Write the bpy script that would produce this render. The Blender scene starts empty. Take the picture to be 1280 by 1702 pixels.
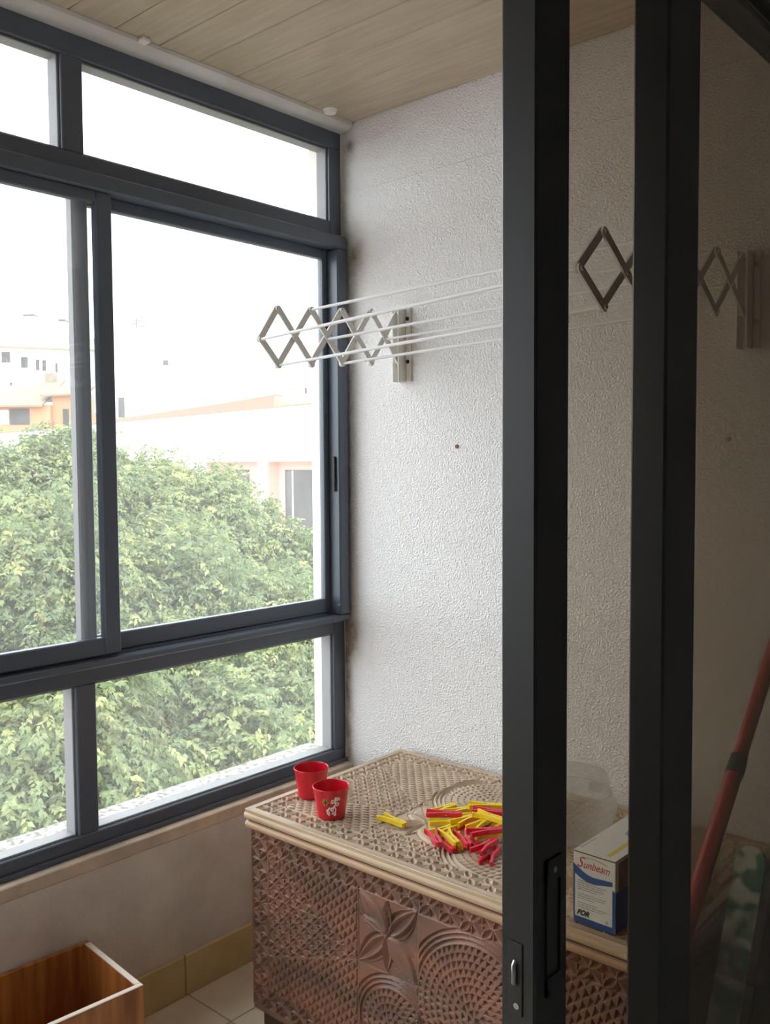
import bpy, bmesh, math, random
import numpy as np
from mathutils import Vector, Matrix

random.seed(7)
rng = np.random.default_rng(11)
SC = bpy.context.scene
COL = SC.collection

# ------------------------------------------------------------------ camera
cam_d = bpy.data.cameras.new('camera')
cam = bpy.data.objects.new('camera', cam_d)
COL.objects.link(cam)
yaw, pit, rol = math.radians(41.6), math.radians(-3.09), math.radians(-0.386)
fw = Vector((-math.sin(yaw) * math.cos(pit), math.cos(yaw) * math.cos(pit), math.sin(pit)))
r0 = Vector((math.cos(yaw), math.sin(yaw), 0))
u0 = r0.cross(fw)
rt = r0 * math.cos(rol) + u0 * math.sin(rol)
up = -r0 * math.sin(rol) + u0 * math.cos(rol)
cam.matrix_world = Matrix(((rt.x, up.x, -fw.x, 0), (rt.y, up.y, -fw.y, 0), (rt.z, up.z, -fw.z, 1.45), (0, 0, 0, 1)))
cam_d.sensor_fit = 'HORIZONTAL'
cam_d.sensor_width = 36
cam_d.lens = 36 * 1521.24 / 1280
cam_d.clip_start = 0.02
cam_d.clip_end = 500
SC.camera = cam

# ------------------------------------------------------------------ sky, exposure
W = bpy.data.worlds.new('overcast_sky')
SC.world = W
W.use_nodes = True
bg = W.node_tree.nodes['Background']
bg.inputs['Color'].default_value = (0.93, 0.97, 1.0, 1)
bg.inputs['Strength'].default_value = 1.0
SC.view_settings.view_transform = 'Standard'
SC.view_settings.look = 'None'
SC.view_settings.gamma = 1
SC.view_settings.use_curve_mapping = False
SC.view_settings.exposure = 2.36
try:
    SC.cycles.max_bounces = 14
    SC.cycles.diffuse_bounces = 7
    SC.cycles.transparent_max_bounces = 24
except Exception:
    pass


# ------------------------------------------------------------------ materials
def lin(c):
    return tuple(((v / 255) / 12.92 if v / 255 <= 0.04045 else ((v / 255 + 0.055) / 1.055) ** 2.4) for v in c)


def mat(name, c, rough=0.6, c2=None, scale=6.0, stretch=(1, 1, 1), bump=0.0, bscale=80.0, metal=0.0, spec=0.5, detail=4.0, lo=0.35, hi=0.65, coat=0.0, bdist=0.003):
    m = bpy.data.materials.new(name)
    m.use_nodes = True
    nt = m.node_tree
    b = nt.nodes['Principled BSDF']
    b.inputs['Base Color'].default_value = (*c, 1)
    b.inputs['Roughness'].default_value = rough
    b.inputs['Metallic'].default_value = metal
    b.inputs['Specular IOR Level'].default_value = spec
    b.inputs['Coat Weight'].default_value = coat
    tc = nt.nodes.new('ShaderNodeTexCoord')
    if c2:
        mp = nt.nodes.new('ShaderNodeMapping')
        mp.inputs['Scale'].default_value = stretch
        nt.links.new(tc.outputs['Object'], mp.inputs[0])
        n = nt.nodes.new('ShaderNodeTexNoise')
        n.inputs['Scale'].default_value = scale
        n.inputs['Detail'].default_value = detail
        nt.links.new(mp.outputs[0], n.inputs['Vector'])
        rp = nt.nodes.new('ShaderNodeValToRGB')
        rp.color_ramp.elements[0].position = lo
        rp.color_ramp.elements[1].position = hi
        rp.color_ramp.elements[0].color = (*c, 1)
        rp.color_ramp.elements[1].color = (*c2, 1)
        nt.links.new(n.outputs[0], rp.inputs[0])
        nt.links.new(rp.outputs[0], b.inputs['Base Color'])
    if bump:
        n2 = nt.nodes.new('ShaderNodeTexNoise')
        n2.inputs['Scale'].default_value = bscale
        n2.inputs['Detail'].default_value = 3
        nt.links.new(tc.outputs['Object'], n2.inputs['Vector'])
        bp = nt.nodes.new('ShaderNodeBump')
        bp.inputs['Strength'].default_value = bump
        bp.inputs['Distance'].default_value = bdist
        nt.links.new(n2.outputs[0], bp.inputs['Height'])
        nt.links.new(bp.outputs[0], b.inputs['Normal'])
    return m


def glass_mat(name, tint, veil=0.0, rough=0.0, veilcol=(1, 1, 1)):
    m = bpy.data.materials.new(name)
    m.use_nodes = True
    nt = m.node_tree
    nt.nodes.clear()
    out = nt.nodes.new('ShaderNodeOutputMaterial')
    tr = nt.nodes.new('ShaderNodeBsdfTransparent')
    tr.inputs['Color'].default_value = (*tint, 1)
    gl = nt.nodes.new('ShaderNodeBsdfGlossy')
    gl.inputs['Roughness'].default_value = rough
    lw = nt.nodes.new('ShaderNodeLayerWeight')       # symmetric grazing reflection, thin-pane style
    lw.inputs['Blend'].default_value = 0.5
    pw5 = nt.nodes.new('ShaderNodeMath'); pw5.operation = 'POWER'; pw5.inputs[1].default_value = 5
    nt.links.new(lw.outputs['Facing'], pw5.inputs[0])
    fr = nt.nodes.new('ShaderNodeMath'); fr.operation = 'MULTIPLY_ADD'
    fr.inputs[1].default_value = 0.9; fr.inputs[2].default_value = 0.03
    nt.links.new(pw5.outputs[0], fr.inputs[0])
    mx = nt.nodes.new('ShaderNodeMixShader')
    nt.links.new(fr.outputs[0], mx.inputs[0])
    nt.links.new(tr.outputs[0], mx.inputs[1])
    nt.links.new(gl.outputs[0], mx.inputs[2])
    last = mx
    if veil:
        tl = nt.nodes.new('ShaderNodeBsdfTranslucent')
        tl.inputs['Color'].default_value = (*veilcol, 1)
        m2 = nt.nodes.new('ShaderNodeMixShader')
        m2.inputs[0].default_value = veil
        nt.links.new(mx.outputs[0], m2.inputs[1])
        nt.links.new(tl.outputs[0], m2.inputs[2])
        last = m2
    nt.links.new(last.outputs[0], out.inputs['Surface'])
    return m


M = {}
M['frame'] = mat('anodised_aluminium', (0.085, 0.106, 0.142), 0.36, spec=0.6)
M['door'] = mat('black_aluminium', (0.013, 0.015, 0.018), 0.42)
M['glass'] = glass_mat('dusty_window_glass', (0.97, 0.98, 0.98), 0.034)
M['tint'] = glass_mat('tinted_door_glass', (0.72, 0.68, 0.625), 0.0)
M['bead_lit_edge'] = mat('grey_bead_lit_edge', (0.17, 0.175, 0.185), 0.5)  # glazing beads, and the sky-lit look painted on the far stile edge
M['pvc'] = mat('pale_trim', (0.80, 0.80, 0.80), 0.6, (0.66, 0.63, 0.60), 5, bump=0.15, bscale=60)
M['clip'] = mat('white_plastic', (0.90, 0.90, 0.88), 0.4)
M['plank'] = mat('tan_ceiling_plank', (0.50, 0.415, 0.305), 0.42, (0.58, 0.49, 0.37), 5, (1.2, 14, 14), spec=0.4)
M['roomwall'] = mat('room_paint', (0.75, 0.74, 0.72), 0.8)
M['floor_tile'] = mat('beige_floor_tile', (0.72, 0.62, 0.46), 0.35, (0.80, 0.72, 0.56), 7)
M['skirt'] = mat('tan_skirting_tile', (0.60, 0.43, 0.20), 0.35, (0.68, 0.52, 0.28), 8)
M['grout'] = mat('grey_grout', (0.30, 0.26, 0.20), 0.9)
M['sill'] = mat('dirty_white_sill', (0.42, 0.42, 0.40), 0.8, (0.16, 0.14, 0.09), 60, lo=0.45, hi=0.66, bump=0.3, bscale=90)
M['ext'] = mat('cream_render', (0.86, 0.84, 0.78), 0.9, (0.80, 0.77, 0.70), 4)
M['carved'] = mat('red_brown_carved_wood', (0.31, 0.150, 0.098), 0.36, (0.185, 0.108, 0.085), 5, (1, 1, 2.5), spec=0.45, lo=0.38, hi=0.62)
M['carved_top'] = mat('faded_carved_wood', (0.54, 0.42, 0.30), 0.5, (0.44, 0.33, 0.23), 6, (2, 1, 1), spec=0.4)
M['mould'] = mat('worn_tan_moulding', (0.62, 0.46, 0.31), 0.4, (0.52, 0.36, 0.22), 6, (1, 6, 6))
M['mould2'] = mat('orange_tan_moulding', (0.58, 0.38, 0.235), 0.4, (0.46, 0.28, 0.16), 6, (1, 6, 6))
M['darkwood'] = mat('dark_wood', (0.10, 0.05, 0.035), 0.6)
M['crate'] = mat('orange_varnished_wood', (0.54, 0.22, 0.062), 0.32, (0.28, 0.09, 0.027), 5, (7, 7, 0.8), spec=0.5)
M['rawrim'] = mat('pale_raw_edge', (0.82, 0.70, 0.60), 0.7)
M['red_glaze'] = mat('red_glaze', (0.62, 0.012, 0.03), 0.22, spec=0.6)
M['white_paint'] = mat('white_scroll_paint', (0.85, 0.83, 0.8), 0.4)
M['green_paint'] = mat('olive_flower_paint', (0.42, 0.38, 0.06), 0.5)
M['dark_paint'] = mat('dark_flower_centre', (0.12, 0.08, 0.03), 0.5)
M['yellow'] = mat('yellow_plastic', (0.86, 0.62, 0.015), 0.35)
M['red'] = mat('red_plastic', (0.70, 0.02, 0.05), 0.35)
M['steel'] = mat('steel_wire', (0.45, 0.45, 0.45), 0.35, metal=1)
M['rackgrey'] = mat('grey_plastic_bar', (0.82, 0.81, 0.78), 0.5)
M['rackwhite'] = mat('white_coated_rod', (0.78, 0.79, 0.81), 0.35)
M['rackcream'] = mat('cream_bracket', (0.80, 0.78, 0.73), 0.5)
M['hole'] = mat('dark_hole', (0.05, 0.03, 0.025), 0.9)
M['nail'] = mat('rusty_nail', (0.22, 0.07, 0.05), 0.7)
M['card'] = mat('white_carton', (0.80, 0.80, 0.77), 0.45)
M['print_blue'] = mat('blue_print', (0.03, 0.10, 0.30), 0.4)
M['print_lightblue'] = mat('pale_blue_print', (0.25, 0.40, 0.62), 0.4)
M['print_red'] = mat('red_print', (0.62, 0.06, 0.05), 0.4)
M['print_yellow'] = mat('yellow_print', (0.75, 0.62, 0.12), 0.4)
M['print_grey'] = mat('grey_print', (0.36, 0.36, 0.36), 0.5)
M['print_black'] = mat('black_print', (0.02, 0.02, 0.025), 0.5)
M['print_photo'] = mat('brown_print', (0.20, 0.13, 0.11), 0.5, (0.30, 0.22, 0.2), 20)
M['clear'] = glass_mat('clear_plastic', (0.93, 0.93, 0.93), 0.11, 0.05)
M['broom'] = mat('red_pole_paint', (0.46, 0.025, 0.03), 0.3)
M['black'] = mat('black_plastic', (0.02, 0.02, 0.022), 0.5)
M['marble'] = mat('green_marbled_cover', (0.03, 0.24, 0.13), 0.7, (0.66, 0.76, 0.70), 30, (1, 1.4, 0.8), lo=0.46, hi=0.54, detail=5)
M['bark'] = mat('grey_brown_bark', (0.28, 0.23, 0.18), 0.9, (0.42, 0.37, 0.30), 8, bump=0.4, bscale=20)
M['paving'] = mat('pinkish_paving', (0.34, 0.27, 0.25), 0.9, (0.30, 0.25, 0.23), 1.5)
M['white_render'] = mat('white_render', (0.90, 0.89, 0.87), 0.9)
M['pink_render'] = mat('pink_render', (0.72, 0.40, 0.33), 0.9)
M['salmon'] = mat('salmon_render', (0.45, 0.155, 0.11), 0.9)
M['orange_render'] = mat('orange_render', (0.50, 0.265, 0.145), 0.9, (0.52, 0.29, 0.17), 0.8)
M['tan_roof'] = mat('pale_tan_roof', (0.25, 0.20, 0.14), 0.9)
M['cream_roof'] = mat('cream_roof', (0.26, 0.215, 0.165), 0.9)
M['win_dark'] = mat('dark_pane', (0.045, 0.045, 0.05), 0.15)
M['shutter'] = mat('grey_shutter', (0.065, 0.065, 0.065), 0.6, (0.09, 0.088, 0.085), 3)
M['antenna'] = mat('grey_metal', (0.09, 0.09, 0.095), 0.5)


def stucco():
    m = bpy.data.materials.new('white_stucco')
    m.use_nodes = True
    nt = m.node_tree
    b = nt.nodes['Principled BSDF']
    b.inputs['Roughness'].default_value = 0.85
    b.inputs['Specular IOR Level'].default_value = 0.25
    tc = nt.nodes.new('ShaderNodeTexCoord')
    N = nt.nodes.new
    L = nt.links.new
    # fine pitted relief
    n1 = N('ShaderNodeTexNoise'); n1.inputs['Scale'].default_value = 210; n1.inputs['Detail'].default_value = 2
    L(tc.outputs['Object'], n1.inputs['Vector'])
    n2 = N('ShaderNodeTexVoronoi'); n2.inputs['Scale'].default_value = 190
    L(tc.outputs['Object'], n2.inputs['Vector'])
    ad = N('ShaderNodeMath'); ad.operation = 'ADD'
    L(n1.outputs[0], ad.inputs[0]); L(n2.outputs['Distance'], ad.inputs[1])
    bp = N('ShaderNodeBump'); bp.inputs['Strength'].default_value = 0.75; bp.inputs['Distance'].default_value = 0.0035
    L(ad.outputs[0], bp.inputs['Height']); L(bp.outputs[0], b.inputs['Normal'])
    sep = N('ShaderNodeSeparateXYZ'); L(tc.outputs['Object'], sep.inputs[0])
    # brown damp smudges next to the window frame

    def blob(cx, cz, rx, rz):
        a = N('ShaderNodeMath'); a.operation = 'SUBTRACT'; L(sep.outputs[0], a.inputs[0]); a.inputs[1].default_value = cx
        a2 = N('ShaderNodeMath'); a2.operation = 'DIVIDE'; L(a.outputs[0], a2.inputs[0]); a2.inputs[1].default_value = rx
        a3 = N('ShaderNodeMath'); a3.operation = 'POWER'; L(a2.outputs[0], a3.inputs[0]); a3.inputs[1].default_value = 2
        c = N('ShaderNodeMath'); c.operation = 'SUBTRACT'; L(sep.outputs[2], c.inputs[0]); c.inputs[1].default_value = cz
        c2 = N('ShaderNodeMath'); c2.operation = 'DIVIDE'; L(c.outputs[0], c2.inputs[0]); c2.inputs[1].default_value = rz
        c3 = N('ShaderNodeMath'); c3.operation = 'POWER'; L(c2.outputs[0], c3.inputs[0]); c3.inputs[1].default_value = 2
        s = N('ShaderNodeMath'); s.operation = 'ADD'; L(a3.outputs[0], s.inputs[0]); L(c3.outputs[0], s.inputs[1])
        e = N('ShaderNodeMath'); e.operation = 'MULTIPLY'; L(s.outputs[0], e.inputs[0]); e.inputs[1].default_value = -1
        x = N('ShaderNodeMath'); x.operation = 'EXPONENT'; L(e.outputs[0], x.inputs[0])
        return x

    def add(a, c):
        s = N('ShaderNodeMath'); s.operation = 'ADD'; L(a.outputs[0], s.inputs[0]); L(c.outputs[0], s.inputs[1]); return s
    st = add(add(add(blob(-2.0, 2.09, 0.035, 0.07), blob(-2.02, 0.89, 0.03, 0.07)), blob(-2.05, 1.2, 0.02, 1.3)), blob(-2.02, 2.44, 0.02, 0.03))
    nn = N('ShaderNodeTexNoise'); nn.inputs['Scale'].default_value = 30
    L(tc.outputs['Object'], nn.inputs['Vector'])
    mu = N('ShaderNodeMath'); mu.operation = 'MULTIPLY'; L(st.outputs[0], mu.inputs[0]); L(nn.outputs[0], mu.inputs[1])
    mu2 = N('ShaderNodeMath'); mu2.operation = 'MULTIPLY'; mu2.use_clamp = True; L(mu.outputs[0], mu2.inputs[0]); mu2.inputs[1].default_value = 1.5
    mx = N('ShaderNodeMixRGB'); mx.inputs[1].default_value = (0.82, 0.82, 0.82, 1); mx.inputs[2].default_value = (0.30, 0.24, 0.20, 1)
    L(mu2.outputs[0], mx.inputs[0])
    L(mx.outputs[0], b.inputs['Base Color'])
    return m


M['stucco'] = stucco()
M['parapet'] = mat('dirty_plaster', (0.76, 0.70, 0.64), 0.9, (0.60, 0.535, 0.48), 7, bump=0.35, bscale=150, lo=0.3, hi=0.72, detail=8)
M['ledge'] = mat('tan_ledge_paint', (0.72, 0.56, 0.42), 0.8, (0.52, 0.44, 0.36), 12)


def leaf_mat(name, ca, cb, cc):
    m = bpy.data.materials.new(name)
    m.use_nodes = True
    nt = m.node_tree
    nt.nodes.clear()
    out = nt.nodes.new('ShaderNodeOutputMaterial')
    at = nt.nodes.new('ShaderNodeAttribute'); at.attribute_name = 'tint'
    rp = nt.nodes.new('ShaderNodeValToRGB')
    rp.color_ramp.elements[0].color = (*ca, 1)
    rp.color_ramp.elements[1].color = (*cc, 1)
    e = rp.color_ramp.elements.new(0.55); e.color = (*cb, 1)
    nt.links.new(at.outputs['Fac'], rp.inputs[0])
    d = nt.nodes.new('ShaderNodeBsdfDiffuse'); t = nt.nodes.new('ShaderNodeBsdfTranslucent')
    g = nt.nodes.new('ShaderNodeBsdfGlossy'); g.inputs['Roughness'].default_value = 0.45
    nt.links.new(rp.outputs[0], d.inputs[0]); nt.links.new(rp.outputs[0], t.inputs[0])
    a = nt.nodes.new('ShaderNodeMixShader'); a.inputs[0].default_value = 0.4
    nt.links.new(d.outputs[0], a.inputs[1]); nt.links.new(t.outputs[0], a.inputs[2])
    b = nt.nodes.new('ShaderNodeMixShader'); b.inputs[0].default_value = 0.06
    nt.links.new(a.outputs[0], b.inputs[1]); nt.links.new(g.outputs[0], b.inputs[2])
    nt.links.new(b.outputs[0], out.inputs['Surface'])
    return m


M['leaf'] = leaf_mat('pale_green_leaf', (0.095, 0.15, 0.06), (0.225, 0.29, 0.11), (0.46, 0.47, 0.17))
M['leaf2'] = leaf_mat('mid_green_leaf', (0.08, 0.125, 0.065), (0.17, 0.225, 0.10), (0.32, 0.34, 0.15))


# ------------------------------------------------------------------ mesh helpers
def new_bm():
    return bmesh.new()


def add_box(bm, x0, x1, y0, y1, z0, z1, bev=0.0, seg=1, mtx=None):
    t = bmesh.new()
    bmesh.ops.create_cube(t, size=1)
    for v in t.verts:
        v.co = Vector(((x0 + x1) / 2 + v.co.x * (x1 - x0), (y0 + y1) / 2 + v.co.y * (y1 - y0), (z0 + z1) / 2 + v.co.z * (z1 - z0)))
    if bev:
        bmesh.ops.bevel(t, geom=t.edges[:], offset=bev, segments=seg, affect='EDGES', profile=0.5)
    if mtx:
        t.transform(mtx)
    me = bpy.data.meshes.new('tmp')
    t.to_mesh(me); t.free()
    bm.from_mesh(me)
    bpy.data.meshes.remove(me)


def add_tube(bm, pts, rad, sides=8, cap=True):
    pts = [Vector(p) for p in pts]
    n = len(pts)
    rads = rad if isinstance(rad, (list, tuple)) else [rad] * n
    rings = []
    prev = None
    for i, p in enumerate(pts):
        t = (pts[min(i + 1, n - 1)] - pts[max(i - 1, 0)]).normalized()
        if prev is None:
            a = t.orthogonal().normalized()
        else:
            a = (prev - t * prev.dot(t))
            a = a.normalized() if a.length > 1e-6 else t.orthogonal().normalized()
        prev = a
        b = t.cross(a)
        rings.append([bm.verts.new(p + (a * math.cos(2 * math.pi * k / sides) + b * math.sin(2 * math.pi * k / sides)) * rads[i]) for k in range(sides)])
    for i in range(n - 1):
        for k in range(sides):
            bm.faces.new((rings[i][k], rings[i][(k + 1) % sides], rings[i + 1][(k + 1) % sides], rings[i + 1][k]))
    if cap:
        bm.faces.new(rings[0][::-1]); bm.faces.new(rings[-1])


def add_lathe(bm, prof, seg=40, c=(0, 0, 0), close=False):
    rings = []
    for r, z in prof:
        if r < 1e-6:
            rings.append([bm.verts.new((c[0], c[1], c[2] + z))])
        else:
            rings.append([bm.verts.new((c[0] + r * math.cos(2 * math.pi * k / seg), c[1] + r * math.sin(2 * math.pi * k / seg), c[2] + z)) for k in range(seg)])
    for a, b in zip(rings, rings[1:]):
        for k in range(seg):
            k2 = (k + 1) % seg
            if len(a) == 1 and len(b) == 1:
                continue
            if len(a) == 1:
                bm.faces.new((a[0], b[k2], b[k]))
            elif len(b) == 1:
                bm.faces.new((a[k], a[k2], b[0]))
            else:
                bm.faces.new((a[k], a[k2], b[k2], b[k]))


def add_prism(bm, poly, z0, z1, mtx=None):
    """poly: list of (x, y) anticlockwise, extruded from z0 to z1"""
    a = [bm.verts.new((x, y, z0)) for x, y in poly]
    b = [bm.verts.new((x, y, z1)) for x, y in poly]
    n = len(poly)
    bm.faces.new(a[::-1]); bm.faces.new(b)
    for i in range(n):
        bm.faces.new((a[i], a[(i + 1) % n], b[(i + 1) % n], b[i]))
    if mtx:
        bmesh.ops.transform(bm, matrix=mtx, verts=a + b)


def obj(name, bm, m, parent=None, smooth=False, recalc=True):
    me = bpy.data.meshes.new(name)
    if recalc:
        bmesh.ops.recalc_face_normals(bm, faces=bm.faces[:])
    bm.to_mesh(me); bm.free()
    me.materials.append(m)
    if smooth:
        me.shade_smooth()
        try:
            me.set_sharp_from_angle(angle=math.radians(35))
        except Exception:
            pass
    o = bpy.data.objects.new(name, me)
    COL.objects.link(o)
    if parent:
        o.parent = parent
    return o


def box(name, m, parent, *b, bev=0.0, seg=1, smooth=False):
    bm = new_bm()
    add_box(bm, *b, bev=bev, seg=seg)
    return obj(name, bm, m, parent, smooth)


def empty(name, loc=(0, 0, 0), rz=0.0):
    o = bpy.data.objects.new(name, None)
    o.empty_display_size = 0.05
    o.location = loc
    o.rotation_euler = (0, 0, rz)
    COL.objects.link(o)
    return o


def tag(o, label, cat, group=None):
    o['label'] = label
    o['category'] = cat
    if group:
        o['group'] = group
    return o


def struct(o, label=None):
    o['kind'] = 'structure'
    if label:
        o['label'] = label
    return o


def quadmesh(name, verts, faces, m, parent=None, smooth=False):
    me = bpy.data.meshes.new(name)
    nv, nf = len(verts), len(faces)
    me.vertices.add(nv)
    me.vertices.foreach_set('co', np.asarray(verts, np.float32).ravel())
    k = faces.shape[1]
    me.loops.add(nf * k)
    me.loops.foreach_set('vertex_index', faces.astype(np.int32).ravel())
    me.polygons.add(nf)
    me.polygons.foreach_set('loop_start', np.arange(0, nf * k, k, dtype=np.int32))
    me.polygons.foreach_set('loop_total', np.full(nf, k, np.int32))
    me.update(calc_edges=True)
    me.materials.append(m)
    if not smooth:
        me.shade_flat()
    else:
        me.shade_smooth()
    o = bpy.data.objects.new(name, me)
    COL.objects.link(o)
    if parent:
        o.parent = parent
    return o


# ------------------------------------------------------------------ room shell
YW = 2.12          # end wall
YB = -1.65         # far end of the balcony behind the camera
XW = -2.03         # inner face of the parapet
XD = -0.50         # plane between the two door tracks
CZ = 2.51

# balcony floor: slab and tiles
fl = struct(empty('floor'), 'beige tiled balcony floor')
box('slab', M['grout'], fl, -2.23, -0.43, YB - 0.1, YW + 0.1, -0.10, -0.006)
tile_me = None
TS = 0.30
for i in range(6):
    for j in range(14):
        x0 = -2.14 + i * TS
        y0 = 1.455 + TS * 2 - j * TS
        xa, xb = max(x0 + .0015, -2.03), min(x0 + TS - .0015, -0.44)
        ya, yb = max(y0 + .0015, YB), min(y0 + TS - .0015, YW)
        if xb - xa < 0.01 or yb - ya < 0.01:
            continue
        full = abs(xb - xa - TS + .003) < 1e-6 and abs(yb - ya - TS + .003) < 1e-6
        if full and tile_me:
            o = bpy.data.objects.new('tile', tile_me); COL.objects.link(o); o.parent = fl
            o.location = (xa, ya, 0)
        else:
            bm = new_bm(); add_box(bm, 0, xb - xa, 0, yb - ya, -0.008, 0.0, bev=0.0015)
            o = obj('tile', bm, M['floor_tile'], fl)
            o.location = (xa, ya, 0)
            if full:
                tile_me = o.data
# room floor
struct(box('floor', M['roomwall'], None, -0.43, 3.2, -2.6, 2.6, -0.10, 0.0), 'floor of the dark room')

# end wall with stucco (reaches outwards as a fin past the glass); shallow joint under the ceiling
ew = struct(empty('wall_end'), 'white stucco end wall of the balcony')
box('lower_panel', M['stucco'], ew, -2.06, -0.44, YW, YW + 0.15, 0.0, 2.298)
box('upper_panel', M['stucco'], ew, -2.06, -0.44, YW + 0.003, YW + 0.15, 2.3000, CZ + 0.04)
box('backing', M['grout'], ew, -2.06, -0.44, YW + 0.006, YW + 0.14, 2.296, 2.302)
struct(box('trim_1', M['ext'], None, -2.205, -2.06, YW, YW + 0.15, 0.5, 2.9), 'cream outer return of the end wall beside the window')
for (px, pz) in ((-1.602, 1.495), (-0.817, 1.499)):
    bm = new_bm(); add_tube(bm, [(px, YW + 0.004, pz), (px, YW - 0.0035, pz)], [0.0065, 0.0055], 10)
    obj('plug_hole', bm, M['nail'], ew)

struct(box('wall_back', M['stucco'], None, -2.23, -0.44, YB - 0.15, YB, 0.0, CZ), 'stucco wall at the other end of the balcony')

# parapet under the window
pw = struct(empty('wall_window'), 'low dirty plaster wall under the window')
box('parapet', M['parapet'], pw, -2.23, XW, YB, YW, -0.1, 0.472, bev=0.006, seg=2)
box('ledge', M['ledge'], pw, -2.06, XW + 0.003, YB, YW, 0.440, 0.476, bev=0.003)
struct(box('trim_2', M['sill'], None, -2.235, -2.075, YB, YW, 0.470, 0.502, bev=0.004), 'dirty white outer sill under the window')
struct(box('wall_above_window', M['ext'], None, -2.30, -2.02, YB, YW + .15, CZ + 0.02, 3.0), 'cream outer lintel above the window')
struct(box('roof_slab', M['ext'], None, -2.23, 3.3, -2.7, 2.7, CZ + 0.10, CZ + 0.3), 'concrete slab above the ceiling')

# skirting tiles along the parapet and the end wall
sk = struct(empty('baseboard_left'), 'tan ceramic skirting tiles under the window wall')
y = YW - 0.012
edges = [YW - 0.001, 1.445 + 0.30 * 2, 1.445 + 0.30, 1.445]
while edges[-1] > YB + 0.3:
    edges.append(edges[-1] - 0.30)
edges.append(YB)
for a, b in zip(edges, edges[1:]):
    box('skirting_tile', M['skirt'], sk, XW, XW + 0.010, b + 0.001, a - 0.001, 0.0, 0.113, bev=0.002)
sk2 = struct(empty('baseboard_end'), 'tan ceramic skirting tiles under the end wall')
xx = XW + 0.012
while xx < -0.46:
    box('skirting_tile', M['skirt'], sk2, xx, min(xx + 0.298, -0.45), YW - 0.010, YW, 0.0, 0.113, bev=0.002)
    xx += 0.30

# balcony ceiling: planks along x
ce = struct(empty('ceiling'), 'tan plank ceiling over the balcony')
box('backing', M['darkwood'], ce, -2.23, -0.44, YB, YW, CZ + 0.008, CZ + 0.03)
yy = 2.035
pl_edges = [YW - 0.001, yy]
while pl_edges[-1] > YB:
    pl_edges.append(pl_edges[-1] - 0.1255)
for a, b in zip(pl_edges, pl_edges[1:]):
    box('plank', M['plank'], ce, -2.06, -0.44, b + 0.0012, a - 0.0012, CZ, CZ + 0.009, bev=0.0018)

# room shell behind the camera side of the door
struct(box('ceiling', M['roomwall'], None, -0.43, 3.2, -2.6, 2.6, CZ, CZ + 0.1), 'ceiling of the dark room')
struct(box('wall_right', M['roomwall'], None, 3.2, 3.3, -2.6, 2.6, 0, CZ), 'far wall of the dark room')
struct(box('wall_front', M['roomwall'], None, -0.43, 3.2, 2.5, 2.6, 0, CZ), 'side wall of the dark room beyond the door')
struct(box('wall_near', M['roomwall'], None, -0.43, 3.2, -2.6, -2.5, 0, CZ), 'side wall of the dark room behind the camera')
dw = struct(empty('wall_door'), 'wall around the sliding door opening')
box('lintel', M['roomwall'], dw, -0.56, -0.43, -0.36, 2.07, 2.27, CZ - 0.001)
box('pier', M['roomwall'], dw, -0.56, -0.43, -2.5, -0.36, 0, CZ - 0.001)
box('pier', M['roomwall'], dw, -0.56, -0.43, 2.07, 2.5, 0, CZ - 0.001)

# ------------------------------------------------------------------ window
wn = struct(empty('window_1'), 'dark aluminium balcony window with fixed and sliding panes')
FX0, FX1 = -2.115, -2.06


def fr(name, y0, y1, z0, z1, x0=FX0, x1=FX1, bev=0.0025, m='frame', par=None):
    return box(name, M[m], par or wn, x0, x1, y0, y1, z0, z1, bev=bev)


mull = [1.165, 1.222]
mulls = [(1.165, 1.222), (0.225, 0.282), (-0.715, -0.658)]
y_lo = YB
fr('head_rail', y_lo, YW, 2.434, 2.488)
fr('bottom_rail', y_lo, YW, 0.477, 0.522)
fr('bottom_lip', y_lo, YW, 0.477, 0.490, -2.06, -2.052, 0.001)
fr('end_stile', 2.070, YW, 0.522, 2.434)
fr('transom', y_lo, 2.070, 2.156, 2.207)
fr('transom', y_lo, 2.070, 0.902, 0.950)
for a, b in mulls:
    fr('mullion', a, b, 2.207, 2.434)
    fr('mullion', a - 0.001, b - 0.003, 0.522, 0.902)
# proud sliding-track frame
fr('track_frame', y_lo, 2.106, 2.118, 2.158, -2.115, -2.022, 0.004)
fr('track_frame', y_lo, 2.106, 0.947, 0.966, -2.115, -2.020, 0.004)
fr('track_frame', 2.064, 2.108, 0.9662, 2.1178, -2.115, -2.022, 0.005)
for xr in (-2.056, -2.072):
    fr('track_rib', y_lo, 2.06, 0.966, 0.972, xr - 0.002, xr + 0.002, 0)


def pane(y0, y1, z0, z1, x, par):
    g = box('glass_pane', M['glass'], par, x - 0.002, x + 0.002, y0, y1, z0, z1)
    return g


def beads(y0, y1, z0, z1, x, par, w=0.006, d=0.041):
    """light glazing bead around a fixed pane, one mesh"""
    bm = new_bm()
    add_box(bm, x, x + d, y0, y0 + w, z0, z1, bev=0.001)
    add_box(bm, x, x + d, y1 - w, y1, z0, z1, bev=0.001)
    add_box(bm, x, x + d, y0 + w, y1 - w, z0, z0 + w, bev=0.001)
    add_box(bm, x, x + d, y0 + w, y1 - w, z1 - w, z1, bev=0.001)
    return obj('glazing_bead', bm, M['bead_lit_edge'], par)


bays = [(1.222, 2.070), (0.282, 1.165), (-0.658, 0.225), (YB, -0.715)]
for a, b in bays:
    pane(a, b, 2.207, 2.434, -2.070, wn)
    beads(a, b, 2.207, 2.434, -2.113, wn)
    pane(a - 0.003, b - 0.001, 0.522, 0.902, -2.070, wn)
    beads(a - 0.003, b - 0.001, 0.522, 0.902, -2.113, wn)

# sliding sashes: the left one runs on the inner track, the right one on the outer track


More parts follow.
